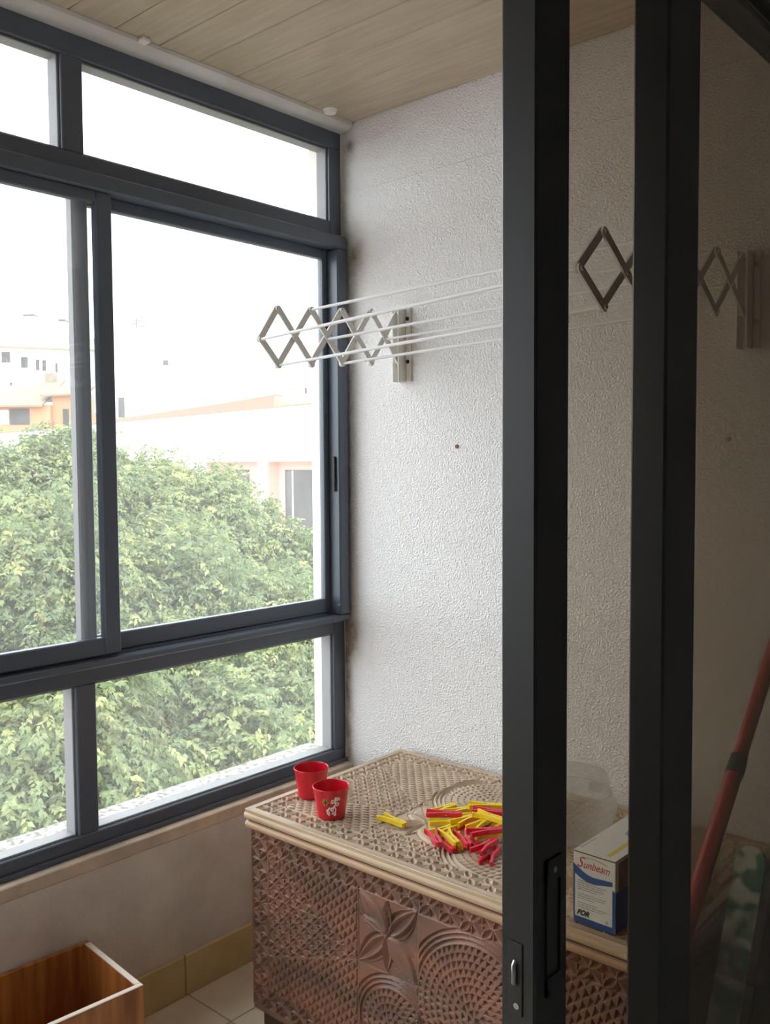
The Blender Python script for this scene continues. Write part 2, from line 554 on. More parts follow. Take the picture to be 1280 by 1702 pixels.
def sash(y0, y1, x0, x1, ws, wr, wl=None):
    s = empty('sash'); s.parent = wn
    wl = wl or ws
    fr('sash_stile', y0, y0 + wl, 0.972, 2.120, x0, x1, 0.003, par=s)
    fr('sash_stile', y1 - ws, y1, 0.972, 2.120, x0, x1, 0.003, par=s)
    fr('sash_rail', y0 + wl, y1 - ws, 0.972, 0.972 + wr, x0, x1, 0.003, par=s)
    fr('sash_rail', y0 + wl, y1 - ws, 2.120 - wr * 0.7, 2.120, x0, x1, 0.003, par=s)
    xm = (x0 + x1) / 2
    g = box('glass_pane', M['glass'], s, xm - 0.002, xm + 0.002, y0 + wl, y1 - ws, 0.972 + wr, 2.120 - wr * 0.7)
    return s


sash(0.35, 1.281, -2.062, -2.038, 0.045, 0.044)
far = sash(1.190, 2.064, -2.092, -2.068, 0.022, 0.046, 0.042)
box('lit_edge_strip', M['bead_lit_edge'], far, -2.0915, -2.0685, 1.1865, 1.190, 0.972, 2.118)  # added pale strip: skylight on the dark stile's side face, put in as colour
sash(-0.60, 0.345, -2.092, -2.068, 0.045, 0.046)
sash(-1.55, -0.605, -2.062, -2.038, 0.045, 0.044)
# small latch knob on the jamb of the sliding track
bm = new_bm(); add_tube(bm, [(-2.03, 2.064, 1.0), (-2.03, 2.058, 1.0)], 0.005, 10)
obj('stop_screw', bm, M['steel'], wn)
box('latch', M['black'], wn, -2.047, -2.037, 2.056, 2.064, 1.36, 1.47, bev=0.002)

# pale trim between frame and ceiling, with its fixing clips
tr = struct(empty('trim_3'), 'pale cornice strip above the window frame')
bm = new_bm()
prof = [(-2.075, CZ - 0.0005), (-2.075, 2.487), (-2.044, 2.487), (-2.018, 2.490), (-2.006, 2.500), (-2.004, CZ - 0.0005)]
a = [bm.verts.new((x, YB, z)) for x, z in prof]
b = [bm.verts.new((x, YW - 0.002, z)) for x, z in prof]
bm.faces.new(a); bm.faces.new(b[::-1])
for i in range(len(prof)):
    j = (i + 1) % len(prof)
    bm.faces.new((a[i], b[i], b[j], a[j]))
obj('cornice_strip', bm, M['pvc'], tr, True)
for yc in (1.358, 0.98):
    box('clip', M['clip'], tr, -2.012, -1.985, yc - 0.012, yc + 0.012, 2.498, 2.510, bev=0.003)
bm = new_bm(); add_tube(bm, [(-1.985, 2.0, CZ + 0.0), (-1.985, 2.0, CZ - 0.010)], [0.022, 0.017], 20)
obj('round_clip', bm, M['clip'], tr, True)

# ------------------------------------------------------------------ sliding door (two leaves)
dr = struct(empty('door_1'), 'black aluminium sliding door with two tinted glass leaves')
XA1, XA0 = -0.508, -0.552      # leaf on the balcony track
XB1, XB0 = -0.460, -0.504      # leaf on the room track


def leaf(y0, y1, x0, x1, wl, wr=0.09):
    l = empty('door_leaf'); l.parent = dr
    z0, z1 = 0.03, 2.168
    bx = lambda n, *c: box(n, M['door'], l, *c, bev=0.003)
    s1 = bx('leaf_stile', x0, x1, y0, y0 + wl, z0, z1)
    bx('leaf_stile', x0, x1, y1 - 0.07, y1, z0, z1)
    bx('leaf_rail', x0, x1, y0 + wl, y1 - 0.07, z0, z0 + wr)
    bx('leaf_rail', x0, x1, y0 + wl, y1 - 0.07, z1 - 0.065, z1)
    xm = (x0 + x1) / 2
    box('glass_pane', M['tint'], l, xm - 0.003, xm + 0.003, y0 + wl, y1 - 0.07, z0 + wr, z1 - 0.065)
    return l


la = leaf(0.8065, 2.00, XA0, XA1, 0.066)
lb = leaf(1.006, 2.06, XB0, XB1, 0.088)
# frame: header with guide ribs, jambs, sill track
box('header', M['door'], dr, -0.565, -0.435, -0.35, 2.07, 2.200, 2.270, bev=0.003)
for x0, x1 in ((-0.565, -0.5575), (-0.5062, -0.5052), (-0.452, -0.435)):
    box('guide_rib', M['door'], dr, x0, x1, -0.35, 2.07, 2.135, 2.201)
box('jamb', M['door'], dr, -0.565, -0.435, -0.36, -0.33, 0.0, 2.20)
box('jamb', M['door'], dr, -0.565, -0.435, 2.062, 2.07, 0.0, 2.20)
box('sill_track', M['door'], dr, -0.565, -0.435, -0.33, 2.062, 0.0, 0.022)
# lock on the end face of the first leaf: dark slot with steel hook and a screw
box('lock_plate', M['black'], la, -0.541, -0.523, 0.8045, 0.8070, 0.855, 0.935, bev=0.001)
bm = new_bm()
add_tube(bm, [(-0.532, 0.8048, 0.915), (-0.532, 0.8015, 0.911), (-0.5315, 0.8012, 0.901), (-0.532, 0.8015, 0.892), (-0.532, 0.8048, 0.890)], 0.0026, 8)
obj('lock_hook', bm, M['steel'], la, True)
bm = new_bm(); add_tube(bm, [(-0.530, 0.8048, 0.866), (-0.530, 0.8034, 0.866)], 0.0035, 12)
obj('lock_screw', bm, M['steel'], la)
# recessed pull on the room face
pm = new_bm()
for c in ((0.826, 0.8285, 0.874, 1.024), (0.8535, 0.856, 0.874, 1.024), (0.826, 0.856, 0.999, 1.024), (0.826, 0.856, 0.874, 0.894)):
    add_box(pm, XA1 - 0.0005, XA1 + 0.0025, *c)
obj('pull_plate', pm, M['door'], la)
bm = new_bm(); add_tube(bm, [(XA1 + 0.0024, 0.841, 1.011), (XA1 + 0.0036, 0.841, 1.011)], 0.0035, 12)
obj('pull_screw', bm, M['steel'], la)


# ------------------------------------------------------------------ carved chest
def lens(u, v, L, hw):
    w = hw * (1 - (2 * u / L - 1) ** 2)
    return np.clip(w - np.abs(v), 0, None) * ((u > 0) & (u < L))


def rosette(x, z, cell, ox=0.0, oz=0.0, diag=1):
    """chip-carved cell: two lens petals on one diagonal, ridged kites on the other"""
    cx_ = (x - ox) / cell; cz_ = (z - oz) / cell
    u = cx_ - np.round(cx_); v = cz_ - np.round(cz_)            # -0.5 .. 0.5 from the flower centre
    if diag < 0:
        u = -u
    a = np.abs(u) * 2; b = np.abs(v) * 2                        # 0 .. 1 outwards
    q = cell / 2
    t = (a + b) / 2; w = np.abs(a - b) / math.sqrt(2) * q
    hw = 0.30 * q * np.clip(1 - (2 * t - 1) ** 2, 0, None)
    petal = np.clip(hw - w, 0, None) * 1.05
    edge = np.minimum(np.minimum(a, b), 1 - np.maximum(a, b)) * q
    corner = np.clip(np.minimum(w - hw, np.minimum(np.minimum(a, b), 1 - np.maximum(a, b)) * q * 2.0), 0, None) * 1.15
    lensq = np.where(petal > 0, petal, corner)
    # kite: ridge along the diagonal with falling facets, deep next to the lens quarters
    kite = np.clip(np.minimum(w * 0.55, edge * 1.1), 0, None) + 0.0006
    same = (u * v) > 0
    return np.where(same, lensq, kite)


def trirows(x, z, ang, pa=0.021, pb=0.017):
    c, s = math.cos(ang), math.sin(ang)
    a = (x * c + z * s) / pa; b = (-x * s + z * c) / pb
    fa = a - np.floor(a); fb = b - np.floor(b)
    t = np.minimum(np.minimum(fb * pb, (1 - fa) * pa), (fa * 1.0 - fb) * min(pa, pb) * 0.75)
    return np.clip(t, 0, None) * 1.25


def fan(x, z, cx, cz, R, rows=0.0165, band=0.011, nb=3):
    dx = x - cx; dz = z - cz
    r = np.hypot(dx, dz); th = np.arctan2(dz, dx)
    fr_ = (R - r) / band
    arc = np.clip(np.minimum(np.mod(fr_, 1) * band * 0.9, (1 - np.mod(fr_, 1)) * band * 0.45), 0, None) * (fr_ > 0) * (fr_ < nb) * 1.7
    rr = R - nb * band - r
    k = np.floor(rr / rows)
    fb = rr / rows - k
    rc = np.maximum(R - nb * band - (k + 0.5) * rows, 0.006)
    n = np.maximum(np.round(2 * math.pi * rc / 0.0155), 4)
    fa = np.mod(th / (2 * math.pi) * n, 1)
    t = np.minimum(np.minimum(fb * rows - 0.0012, (1 - fa) * rows), (fa - fb) * rows * 0.8)
    tri = np.clip(t, 0, None) * 1.25 * (rr > 0)
    return np.where(rr > 0, tri, arc), r < R


def flower(x, z, cx, cz, hx, hz):
    dx = x - cx; dz = z - cz
    out = np.full_like(x, 0.0036)
    Ld = math.hypot(hx, hz) * 0.98
    for k in range(8):
        th = k * math.pi / 4
        if k % 2:
            th = math.atan2(math.sin(th) * hz, math.cos(th) * hx)
            L = Ld; hw = 0.030
        else:
            L = (hx if k % 4 == 0 else hz) * 0.97; hw = 0.017 if k % 4 == 0 else 0.014
            if k % 4 == 0:
                th -= 0.30
        u = dx * math.cos(th) + dz * math.sin(th)
        v = -dx * math.sin(th) + dz * math.cos(th)
        w = hw * np.clip(1 - (2 * np.clip(u / L, 0, 1) ** 0.8 - 1) ** 2, 0, 1)
        ins = (np.abs(v) < w) & (u > 0) & (u < L)
        if k in (1, 5):      # petals with a fat core and curved side cuts
            d = np.where(np.abs(v) < 0.45 * w, (0.45 * w - np.abs(v)) * 0.8, np.minimum(np.abs(v) - 0.45 * w, w - np.abs(v)) * 1.1)
        elif k in (3, 7, 0, 4):    # raised leaves with a bevelled rim
            d = 0.0052 - np.clip((w - np.abs(v)) * 0.6, 0, 0.0052) + np.clip(0.0022 - np.abs(v), 0, None) * 0.8
        else:
            d = (w - np.abs(v)) * 0.75
        out = np.where(ins, d, out)
    rim = np.minimum(hx - np.abs(dx), hz - np.abs(dz))
    out = np.maximum(out, np.clip(0.0022 - np.abs(rim), 0, None))
    return np.clip(out, 0, 0.008)


def left_square(s, v, a, b, vb, vt, apex, cell, ox, oz, ang):
    """triangle of rosettes pointing at the flower between two fields of chip rows"""
    t = (s - a) / (b - a)
    up_line = vt + (apex - vt) * t
    lo_line = vb + 0.09 + (apex - vb - 0.09) * t
    ros = rosette(s, v, cell, ox, oz)
    tri = trirows(s, v, ang)
    d = np.where((v < up_line) & (v > lo_line), ros, tri)
    edge = np.minimum(np.abs(v - up_line), np.abs(v - lo_line))
    return np.where(edge < 0.0022, 0.0008, d)


def relief_front(s, v, W, Ht):
    """s from the left edge, v up from the bottom edge of the body (z 0.06)"""
    z = v + 0.06
    d = rosette(s, z, 0.0545, 0.0300, 0.5000)                      # borders
    inner = (s > 0.0575) & (z < 0.4735) & (z > 0.113) & (s < W - 0.0575)
    dl = left_square(s, z, 0.062, 0.365, 0.113, 0.477, 0.303, 0.0385, 0.081, 0.13, math.radians(40))
    d = np.where(inner, dl, d)
    d = np.where(inner & (s > 0.80), trirows(s, z, math.radians(38)), d)
    d = np.where(inner & (s > 0.365) & (s < 0.80), 0.0005, d)
    f2, in2 = fan(s, z, 0.475, 0.178, 0.128)
    d = np.where(inner & in2 & (s > 0.365), f2, d)
    f1, in1 = fan(s, z, 0.700, 0.292, 0.190)
    d = np.where(inner & in1 & (s > 0.543), f1, d)
    fl_ = flower(s, z, 0.4535, 0.390, 0.0885, 0.0865)
    d = np.where((np.abs(s - 0.4535) < 0.0885) & (np.abs(z - 0.390) < 0.0865), fl_, d)
    for e, lo, hi in ((0.0575, 0.113, 0.4735), (0.365, 0.113, 0.477), (0.543, 0.113, 0.477)):
        d = np.where((np.abs(s - e) < 0.0016) & (z > lo) & (z < hi), 0.0022, d)
    d = np.where((np.abs(z - 0.4735) < 0.0016) & inner, 0.0022, d)
    m = np.minimum(np.minimum(s, W - s), np.minimum(v, Ht - v))
    return np.where(m < 0.004, 0, np.clip(d * 1.3, 0, 0.0105))


def relief_top(s, v, W, Ht):
    mg = 0.016
    d = rosette(s, v, 0.0520, mg + 0.026, mg + 0.026, -1)
    a = mg + 0.052
    inner = (s > a) & (s < W - a) & (v > a) & (v < Ht - a)
    tri1 = trirows(s, v, math.radians(131), 0.016, 0.021)
    ros = rosette(s, v, 0.0385, a + 0.019, a + 0.019, -1)
    # rosettes in a triangle pointing at the flower, chip rows on both sides of it
    t = np.clip((s - a) / (0.325 - a), 0, 1)
    lo = 0.155 + 0.085 * t
    hi = 0.46 - 0.17 * t
    dl = np.where((v > lo) & (v < hi), ros, tri1)
    dl = np.where(np.minimum(np.abs(v - lo), np.abs(v - hi)) < 0.002, 0.0005, dl)
    d = np.where(inner, dl, d)
    d = np.where(inner & (s > 0.325), ros, d)
    d = np.where(inner & (s > 0.86), tri1, d)
    f1, in1 = fan(s, v, 0.46, 0.445, 0.165)
    d = np.where(inner & in1 & (s > 0.305), f1, d)
    f2, in2 = fan(s, v, 0.68, 0.22, 0.185)
    d = np.where(inner & in2 & (s > 0.505), f2, d)
    fl_ = flower(s, v, 0.415, 0.215, 0.088, 0.088)
    d = np.where((np.abs(s - 0.415) < 0.088) & (np.abs(v - 0.215) < 0.088), fl_, d)
    for lo_, c in ((a, s), (a, v)):
        d = np.where((np.abs(c - lo_) < 0.0015) & (s > mg) & (v > mg), 0.0015, d)
    m = np.minimum(np.minimum(s, W - s), np.minimum(v, Ht - v))
    return np.where(m < mg, 0, np.clip(d * 1.2, 0, 0.0078))


def carved_grid(name, W, Ht, step, fn, place, m, parent):
    nx, nv = int(W / step) + 1, int(Ht / step) + 1
    s = np.linspace(0, W, nx); v = np.linspace(0, Ht, nv)
    S, V = np.meshgrid(s, v)
    D = fn(S, V, W, Ht)
    co = place(S, V, D).reshape(-1, 3)
    i = np.arange(nx - 1); j = np.arange(nv - 1)
    I, J = np.meshgrid(i, j)
    a = (J * nx + I).ravel()
    faces = np.stack([a, a + 1, a + nx + 1, a + nx], 1)
    return quadmesh(name, co, faces, m, parent)


CW, CDp = 1.125, 0.63          # lid footprint
chest = tag(empty('carved_chest', (-1.795, 1.466, 0.0), math.radians(1.0)), 'brown wooden chest carved all over with rosettes and fans against the stucco wall', 'chest')
# local frame: x right along the front, y back to the wall
BX0, BX1, BY0, BY1 = 0.014, CW - 0.014, 0.016, CDp - 0.006
box('body', M['carved'], chest, BX0 + 0.0085, BX1 - 0.0085, BY0 + 0.0112, BY1, 0.06, 0.523)
carved_grid('carved_front', BX1 - BX0, 0.463, 0.0021, relief_front,
            lambda S, V, D: np.stack([S + BX0, BY0 + D, V + 0.06], -1), M['carved'], chest)


def relief_end(s, v, W, Ht):
    d = rosette(s, v, 0.055, 0.0, 0.0)
    m = np.minimum(np.minimum(s, W - s), np.minimum(v, Ht - v))
    return np.where(m < 0.006, 0, np.clip(d, 0, 0.008))


carved_grid('carved_end', BY1 - BY0, 0.463, 0.005, relief_end,
            lambda S, V, D: np.stack([BX1 - D, BY0 + S, V + 0.06], -1), M['carved'], chest)
carved_grid('carved_end', BY1 - BY0, 0.463, 0.005, relief_end,
            lambda S, V, D: np.stack([BX0 + D, BY1 - S, V + 0.06], -1), M['carved'], chest)
box('base_board', M['carved'], chest, BX0, BX1, BY0, BY1, 0.048, 0.0598, bev=0.003)
for x0, x1 in ((0.03, 0.12), (CW - 0.12, CW - 0.03)):
    for y0, y1 in ((0.035, 0.10), (CDp - 0.11, CDp - 0.03)):
        box('foot', M['darkwood'], chest, x0, x1, y0, y1, 0.0, 0.048, bev=0.003)
lid = box('lid', M['mould'], chest, 0.0, CW, 0.0, CDp, 0.5468, 0.5660, bev=0.0088, seg=4, smooth=True)
box('lid_moulding', M['mould2'], chest, 0.002, CW - 0.002, 0.002, CDp, 0.5232, 0.5428, bev=0.0088, seg=4, smooth=True)
box('moulding_groove', M['darkwood'], chest, 0.010, CW - 0.010, 0.010, CDp - 0.004, 0.535, 0.555)
LZ = 0.5735
bmf = new_bm(); add_box(bmf, 0.010, CW - 0.010, 0.010, CDp - 0.002, 0.5600, LZ - 0.0080)
obj('top_panel', bmf, M['carved_top'], chest)
carved_grid('carved_top', CW - 0.014, CDp - 0.012, 0.0021, relief_top,
            lambda S, V, D: np.stack([S + 0.007, V + 0.008, LZ - D], -1), M['carved_top'], chest)
bm = new_bm()
for a in ((0.004, CW - 0.004, 0.004, 0.0085), (0.004, CW - 0.004, CDp - 0.0045, CDp - 0.001), (0.004, 0.0075, 0.004, CDp - 0.002), (CW - 0.0075, CW - 0.004, 0.004, CDp - 0.002)):
    add_box(bm, *a, 0.560, LZ, bev=0.0015)
obj('lid_rim', bm, M['mould'], chest)

# short pale batten on the floor between chest and window wall
bt = tag(box('wooden_batten', M['rawrim'], None, -1.975, -1.955, 1.655, 1.70, 0.0, 0.10, bev=0.002), 'short pale batten standing on the floor between chest and window wall', 'batten')

# ------------------------------------------------------------------ red pots on the chest
POT = [(0.0, 0.0), (0.030, 0.0), (0.0335, 0.002), (0.0352, 0.008), (0.0405, 0.045), (0.0455, 0.0745), (0.0463, 0.0770), (0.0450, 0.0785), (0.0434, 0.0770), (0.0385, 0.045), (0.0325, 0.010), (0.029, 0.007), (0.0, 0.007)]


def pot(x, y, label):
    p = tag(empty('red_pot', (x, y, LZ)), label, 'pot', 'red pots on the chest')
    bm = new_bm(); add_lathe(bm, POT, 48)
    obj('pot_body', bm, M['red_glaze'], p, True)
    return p


pot(-1.722, 1.640, 'plain red glazed pot at the back left of the chest lid, behind the decorated pot')
p2 = pot(-1.586, 1.577, 'red glazed pot with white painted scrolls and a small flower, in front')


def pot_pt(ang, h, off=0.0006):
    for (ra, za), (rb, zb) in zip(POT[3:6], POT[4:7]):
        if za <= h <= zb:
            r = ra + (rb - ra) * (h - za) / (zb - za) + off
            return Vector((r * math.cos(ang), r * math.sin(ang), h))


FA = math.atan2(-1.577, 1.586)           # pot side that faces the room
bm = new_bm()


def scroll(c0, h0, pts, rad=0.0016):
    add_tube(bm, [pot_pt(FA + (c0 + a) / 0.040, h0 + h) for a, h in pts], rad, 6)


def spiral(c0, h0, r1, t0, turns, sgn=1):
    n = 16
    scroll(c0, h0, [((r1 * (1 - 0.75 * i / (n - 1))) * math.cos(t0 + sgn * turns * 2 * math.pi * i / (n - 1)), (r1 * (1 - 0.75 * i / (n - 1))) * math.sin(t0 + sgn * turns * 2 * math.pi * i / (n - 1))) for i in range(n)])


spiral(0.004, 0.052, 0.0055, 3.6, 1.1)
spiral(0.015, 0.056, 0.0050, -0.5, 1.2)
spiral(0.014, 0.043, 0.0055, 2.4, 1.0, -1)
spiral(0.003, 0.030, 0.0052, 0.4, 1.1)
spiral(0.008, 0.019, 0.0052, 3.2, 1.0, -1)
spiral(-0.006, 0.022, 0.0048, 1.2, 1.1)
scroll(0, 0, [(0.0105, 0.062), (0.0095, 0.052), (0.011, 0.043), (0.006, 0.036), (0.002, 0.034)])
scroll(0, 0, [(0.009, 0.037), (0.012, 0.031), (0.011, 0.023), (0.012, 0.016), (0.008, 0.014)])
scroll(0, 0, [(-0.003, 0.036), (-0.006, 0.031), (-0.011, 0.029), (-0.009, 0.020), (-0.004, 0.015)])
obj('painted_scroll', bm, M['white_paint'], p2)
bm = new_bm()
for k in range(6):
    a = k * math.pi / 3
    c = pot_pt(FA + (-0.013 + 0.006 * math.cos(a)) / 0.040, 0.049 + 0.007 * math.sin(a))
    bmesh.ops.create_icosphere(bm, subdivisions=1, radius=0.0042, matrix=Matrix.Translation(c) @ Matrix.Diagonal((0.5, 0.5, 1, 1)))
obj('painted_flower', bm, M['green_paint'], p2)
bm = new_bm()
bmesh.ops.create_icosphere(bm, subdivisions=1, radius=0.0045, matrix=Matrix.Translation(pot_pt(FA - 0.013 / 0.040, 0.049, 0.0015)) @ Matrix.Diagonal((0.6, 0.6, 1, 1)))
obj('flower_centre', bm, M['dark_paint'], p2)


# ------------------------------------------------------------------ clothes pegs
def peg_meshes():
    res = []
    for sgn in (1, -1):
        bm = new_bm()
        poly = [(-0.039, 0.0095), (-0.036, 0.0130), (-0.010, 0.0075), (0.0, 0.0068), (0.020, 0.0072), (0.036, 0.0062), (0.039, 0.0030), (0.038, 0.0006), (0.024, 0.0006), (0.021, 0.0022), (0.017, 0.0006), (0.004, 0.0006), (0.0, 0.0018), (-0.008, 0.0030), (-0.030, 0.0075)]
        if sgn > 0:
            poly = poly[::-1]
        add_prism(bm, [(x, sgn * y) for x, y in poly], 0.0, 0.0100)
        for gx in (-0.034, -0.029, -0.024):      # grip ribs on the handle
            gy = 0.0130 - (gx + 0.036) * 0.21
            add_box(bm, gx - 0.0008, gx + 0.0008, min(sgn * (gy - 0.001), sgn * (gy + 0.0008)), max(sgn * (gy - 0.001), sgn * (gy + 0.0008)), 0.0005, 0.0095)
        bmesh.ops.recalc_face_normals(bm, faces=bm.faces[:])
        me = bpy.data.meshes.new('jaw'); bm.to_mesh(me); bm.free()
        res.append(me)
    bm = new_bm()
    pts = []
    for i in range(40):
        a = i / 39 * 3.5 * 2 * math.pi
        pts.append((0.0 + 0.0030 * math.cos(a), 0.0030 * math.sin(a), -0.0002 + 0.0106 * i / 39))
    add_tube(bm, pts, 0.0006, 5)
    for sgn in (1, -1):
        z = 0.0106 if sgn > 0 else -0.0001
        add_tube(bm, [(0.003 * 0, 0.003 * sgn, 0.005), (0.004, 0.0078 * sgn, 0.005), (0.010, 0.0080 * sgn, 0.005)], 0.0006, 5)
    me = bpy.data.meshes.new('spring'); bm.to_mesh(me); bm.free(); me.shade_smooth()
    me.materials.append(M['steel'])
    res.append(me)
    return res


J1, J2, SPR = peg_meshes()
JM = {}
for c in ('yellow', 'red'):
    a, b = J1.copy(), J2.copy()
    a.materials.append(M[c]); b.materials.append(M[c])
    JM[c] = (a, b)


def peg(x, y, z, rz, c, label, group):
    p = tag(empty('clothes_peg', (x, y, z), rz), label, 'peg', group)
    p.scale = (1.12, 1.25, 1.08)
    for nm, me in (('jaw', JM[c][0]), ('jaw', JM[c][1]), ('spring', SPR)):
        o = bpy.data.objects.new(nm, me); COL.objects.link(o); o.parent = p
    return p


PEGS = []   # filled from the table below: (x, y, direction, colour)
PEGS = [
    (-1.4432, 1.6455, -0.062, 'yellow'),
    (-1.3937, 1.7811, 1.378, 'yellow'),
    (-1.3559, 1.8013, 1.133, 'yellow'),
    (-1.3156, 1.7925, 0.994, 'yellow'),
    (-1.3082, 1.8459, 0.593, 'yellow'),
    (-1.3554, 1.7368, 0.602, 'red'),
    (-1.3356, 1.7222, 0.610, 'yellow'),
    (-1.2916, 1.7455, 1.397, 'yellow'),
    (-1.2793, 1.8198, 0.396, 'red'),
    (-1.2716, 1.7515, 1.409, 'red'),
    (-1.2502, 1.7555, 1.520, 'red'),
    (-1.3107, 1.6850, 1.385, 'yellow'),
    (-1.2850, 1.6117, -0.666, 'red'),
    (-1.2613, 1.6208, -0.423, 'red'),
    (-1.2600, 1.6360, -0.538, 'yellow'),
    (-1.2510, 1.6505, -0.696, 'yellow'),
    (-1.2305, 1.6503, -0.684, 'red'),
    (-1.2069, 1.6611, -0.487, 'red'),
    (-1.1681, 1.6488, 1.613, 'red'),
    (-1.1441, 1.6348, 1.850, 'red'),
    (-1.2347, 1.7221, 1.603, 'yellow'),
    (-1.2247, 1.7446, 0.009, 'yellow'),
    (-1.1969, 1.7126, 0.907, 'yellow'),
    (-1.2282, 1.7633, 1.749, 'yellow'),
    (-1.1983, 1.6945, 0.932, 'red'),
]

placed = []


def seg_pts(x, y, a):
    return [(x + math.cos(a) * t, y + math.sin(a) * t) for t in (-0.036, -0.024, -0.012, 0, 0.012, 0.024, 0.036)]


ORD = ['first', 'second', 'third', 'fourth', 'fifth', 'sixth', 'seventh', 'eighth', 'ninth', 'tenth', 'eleventh', 'twelfth', 'thirteenth', 'fourteenth']
special = {}
for col in ('yellow', 'red'):
    ids = [k for k in range(1, len(PEGS)) if PEGS[k][3] == col]
    ids.sort(key=lambda k: (Vector((PEGS[k][0], PEGS[k][1], 0)).dot(Vector((rt.x, rt.y, 0)))) / (Vector((PEGS[k][0], PEGS[k][1], 0)).dot(Vector((fw.x, fw.y, 0)))))
    for n_, k in enumerate(ids):
        special[k] = '%s plastic peg in the heap on the chest, %s %s one from the left' % (col, ORD[n_], col)
for i, (x, y, a, c) in enumerate(PEGS):
    if i == 0:
        peg(x, y, LZ, a, c, 'single yellow plastic peg lying apart, between the red pots and the heap', 'clothes pegs on the chest')
        continue
    pts = seg_pts(x, y, a)
    lay = 0
    while True:
        clash = False
        for (l2, p2s) in placed:
            if l2 == lay and min((ax - bx) ** 2 + (ay - by) ** 2 for ax, ay in pts for bx, by in p2s) < 0.0185 ** 2:
                clash = True
                break
        if not clash:
            break
        lay += 1
    placed.append((lay, pts))
    lab = special[i]
    peg(x, y, LZ + lay * 0.0116, a, c, lab, 'clothes pegs on the chest')

# ------------------------------------------------------------------ appliance carton
BXC = (-0.868, 1.512, LZ)
ct = tag(empty('carton', BXC, math.radians(0)), 'white and blue appliance carton with red script lettering, standing on the chest', 'box')
bw, bd, bh = 0.088, 0.27, 0.138
box('carton_body', M['card'], ct, 0, bw, 0, bd, 0, bh - 0.0022, bev=0.0012)
box('top_flap', M['card'], ct, 0.0004, bw - 0.0004, 0.001, bd - 0.001, bh - 0.0008, bh + 0.0006)
box('tuck_gap', M['hole'], ct, 0.002, bw - 0.002, 0.0006, bd - 0.002, bh - 0.0023, bh - 0.0008)


def flat(name, m, pts, par, depth=0.0004):
    """thin printed patch on the carton's front face: points (x, z)"""
    bm = new_bm()
    a = [bm.verts.new((x, -depth, z)) for x, z in pts]
    b = [bm.verts.new((x, 0.0004, z)) for x, z in pts]
    bm.faces.new(a)
    bm.faces.new(b[::-1])
    n = len(pts)
    for i in range(n):
        bm.faces.new((a[i], a[(i + 1) % n], b[(i + 1) % n], b[i]))
    return obj(name, bm, m, par)


N = 14
topc = [(bw * i / N, bh * (0.825 - 0.155 * (math.sin(min(1, (i / N) * 1.9) * math.pi / 2)) + 0.0 * i) + 0.006 * (i / N)) for i in range(N + 1)]
botc = [(x, z - bh * 0.055 - bh * 0.075 * (1 - i / N)) for i, (x, z) in enumerate(topc)]
flat('blue_wave', M['print_blue'], topc[:-1] + [(bw * 0.93, topc[-1][1] - 0.001), (bw * 0.93, botc[-1][1])] + botc[:-1][::-1], ct)
flat('blue_strip', M['print_blue'], [(0.001, 0.0005), (bw * 0.985, 0.0005), (bw * 0.985, 0.012), (0.001, 0.012)], ct)
flat('blue_strip', M['print_blue'], [(0.0006, 0.012), (0.0035, 0.012), (0.0035, 0.095), (0.0006, 0.095)], ct)
flat('blue_strip', M['print_blue'], [(bw * 0.93, 0.012), (bw * 0.995, 0.012), (bw * 0.995, 0.080), (bw * 0.93, 0.083)], ct)
bm = new_bm()
add_box(bm, bw - 0.0003, bw + 0.0004, 0.001, bd - 0.001, 0.001, bh * 0.57)
obj('blue_side', bm, M['print_blue'], ct)
bm = new_bm()
add_box(bm, bw - 0.0003, bw + 0.0004, 0.012, bd - 0.004, bh * 0.57 + 0.001, bh - 0.006)
obj('side_picture', bm, M['print_photo'], ct)
bm = new_bm()
add_prism(bm, [(0.062, 0.012), (0.071, 0.012), (0.071, 0.200), (0.062, 0.200)], bh + 0.0005, bh + 0.0009)
obj('yellow_stripe', bm, M['print_yellow'], ct)
bm = new_bm()
add_prism(bm, [(0.040, 0.130), (0.054, 0.120), (0.058, 0.230), (0.030, 0.230)], bh + 0.0005, bh + 0.0009)
obj('blue_patch', bm, M['print_lightblue'], ct)
bm = new_bm()
for k in range(5):
    y0 = 0.018 + k * 0.012
    add_prism(bm, [(0.006, y0), (0.0085, y0), (0.0085, y0 + 0.008), (0.006, y0 + 0.008)], bh + 0.0005, bh + 0.0008)
obj('top_print', bm, M['print_grey'], ct)
# lines of small print
bm = new_bm()
rw = random.Random(3)
for k in range(13):
    z = 0.083 - k * 0.0043
    x = 0.010
    if k in (5, 9):
        continue
    end = 0.072 - (0.018 if k in (0, 4, 8, 10) else 0) - rw.random() * 0.01
    while x < end:
        w = 0.003 + rw.random() * 0.006
        add_box(bm, x, min(x + w, end), -0.0004, 0.0002, z - 0.0007, z + 0.0007)
        x += w + 0.0014
obj('small_print', bm, M['print_grey'], ct)


def text(body, size, m, parent, loc, shear=0.0, name='lettering', squash=1.0, bold=0.0):
    cu = bpy.data.curves.new('lettering', 'FONT')
    cu.body = body
    cu.size = size
    cu.shear = shear
    cu.extrude = 0.0003
    cu.offset = bold
    cu.resolution_u = 4
    t = bpy.data.objects.new('tmp_text', cu)
    COL.objects.link(t)
    dg = bpy.context.evaluated_depsgraph_get()
    me = bpy.data.meshes.new_from_object(t.evaluated_get(dg))
    bpy.data.objects.remove(t)
    bpy.data.curves.remove(cu)
    me.transform(Matrix.Diagonal((squash, 1, 1, 1)))
    me.transform(Matrix.Rotation(math.pi / 2, 4, 'X'))
    me.transform(Matrix.Translation(loc))
    me.materials.clear(); me.materials.append(m)
    o = bpy.data.objects.new(name, me); COL.objects.link(o); o.parent = parent
    return o


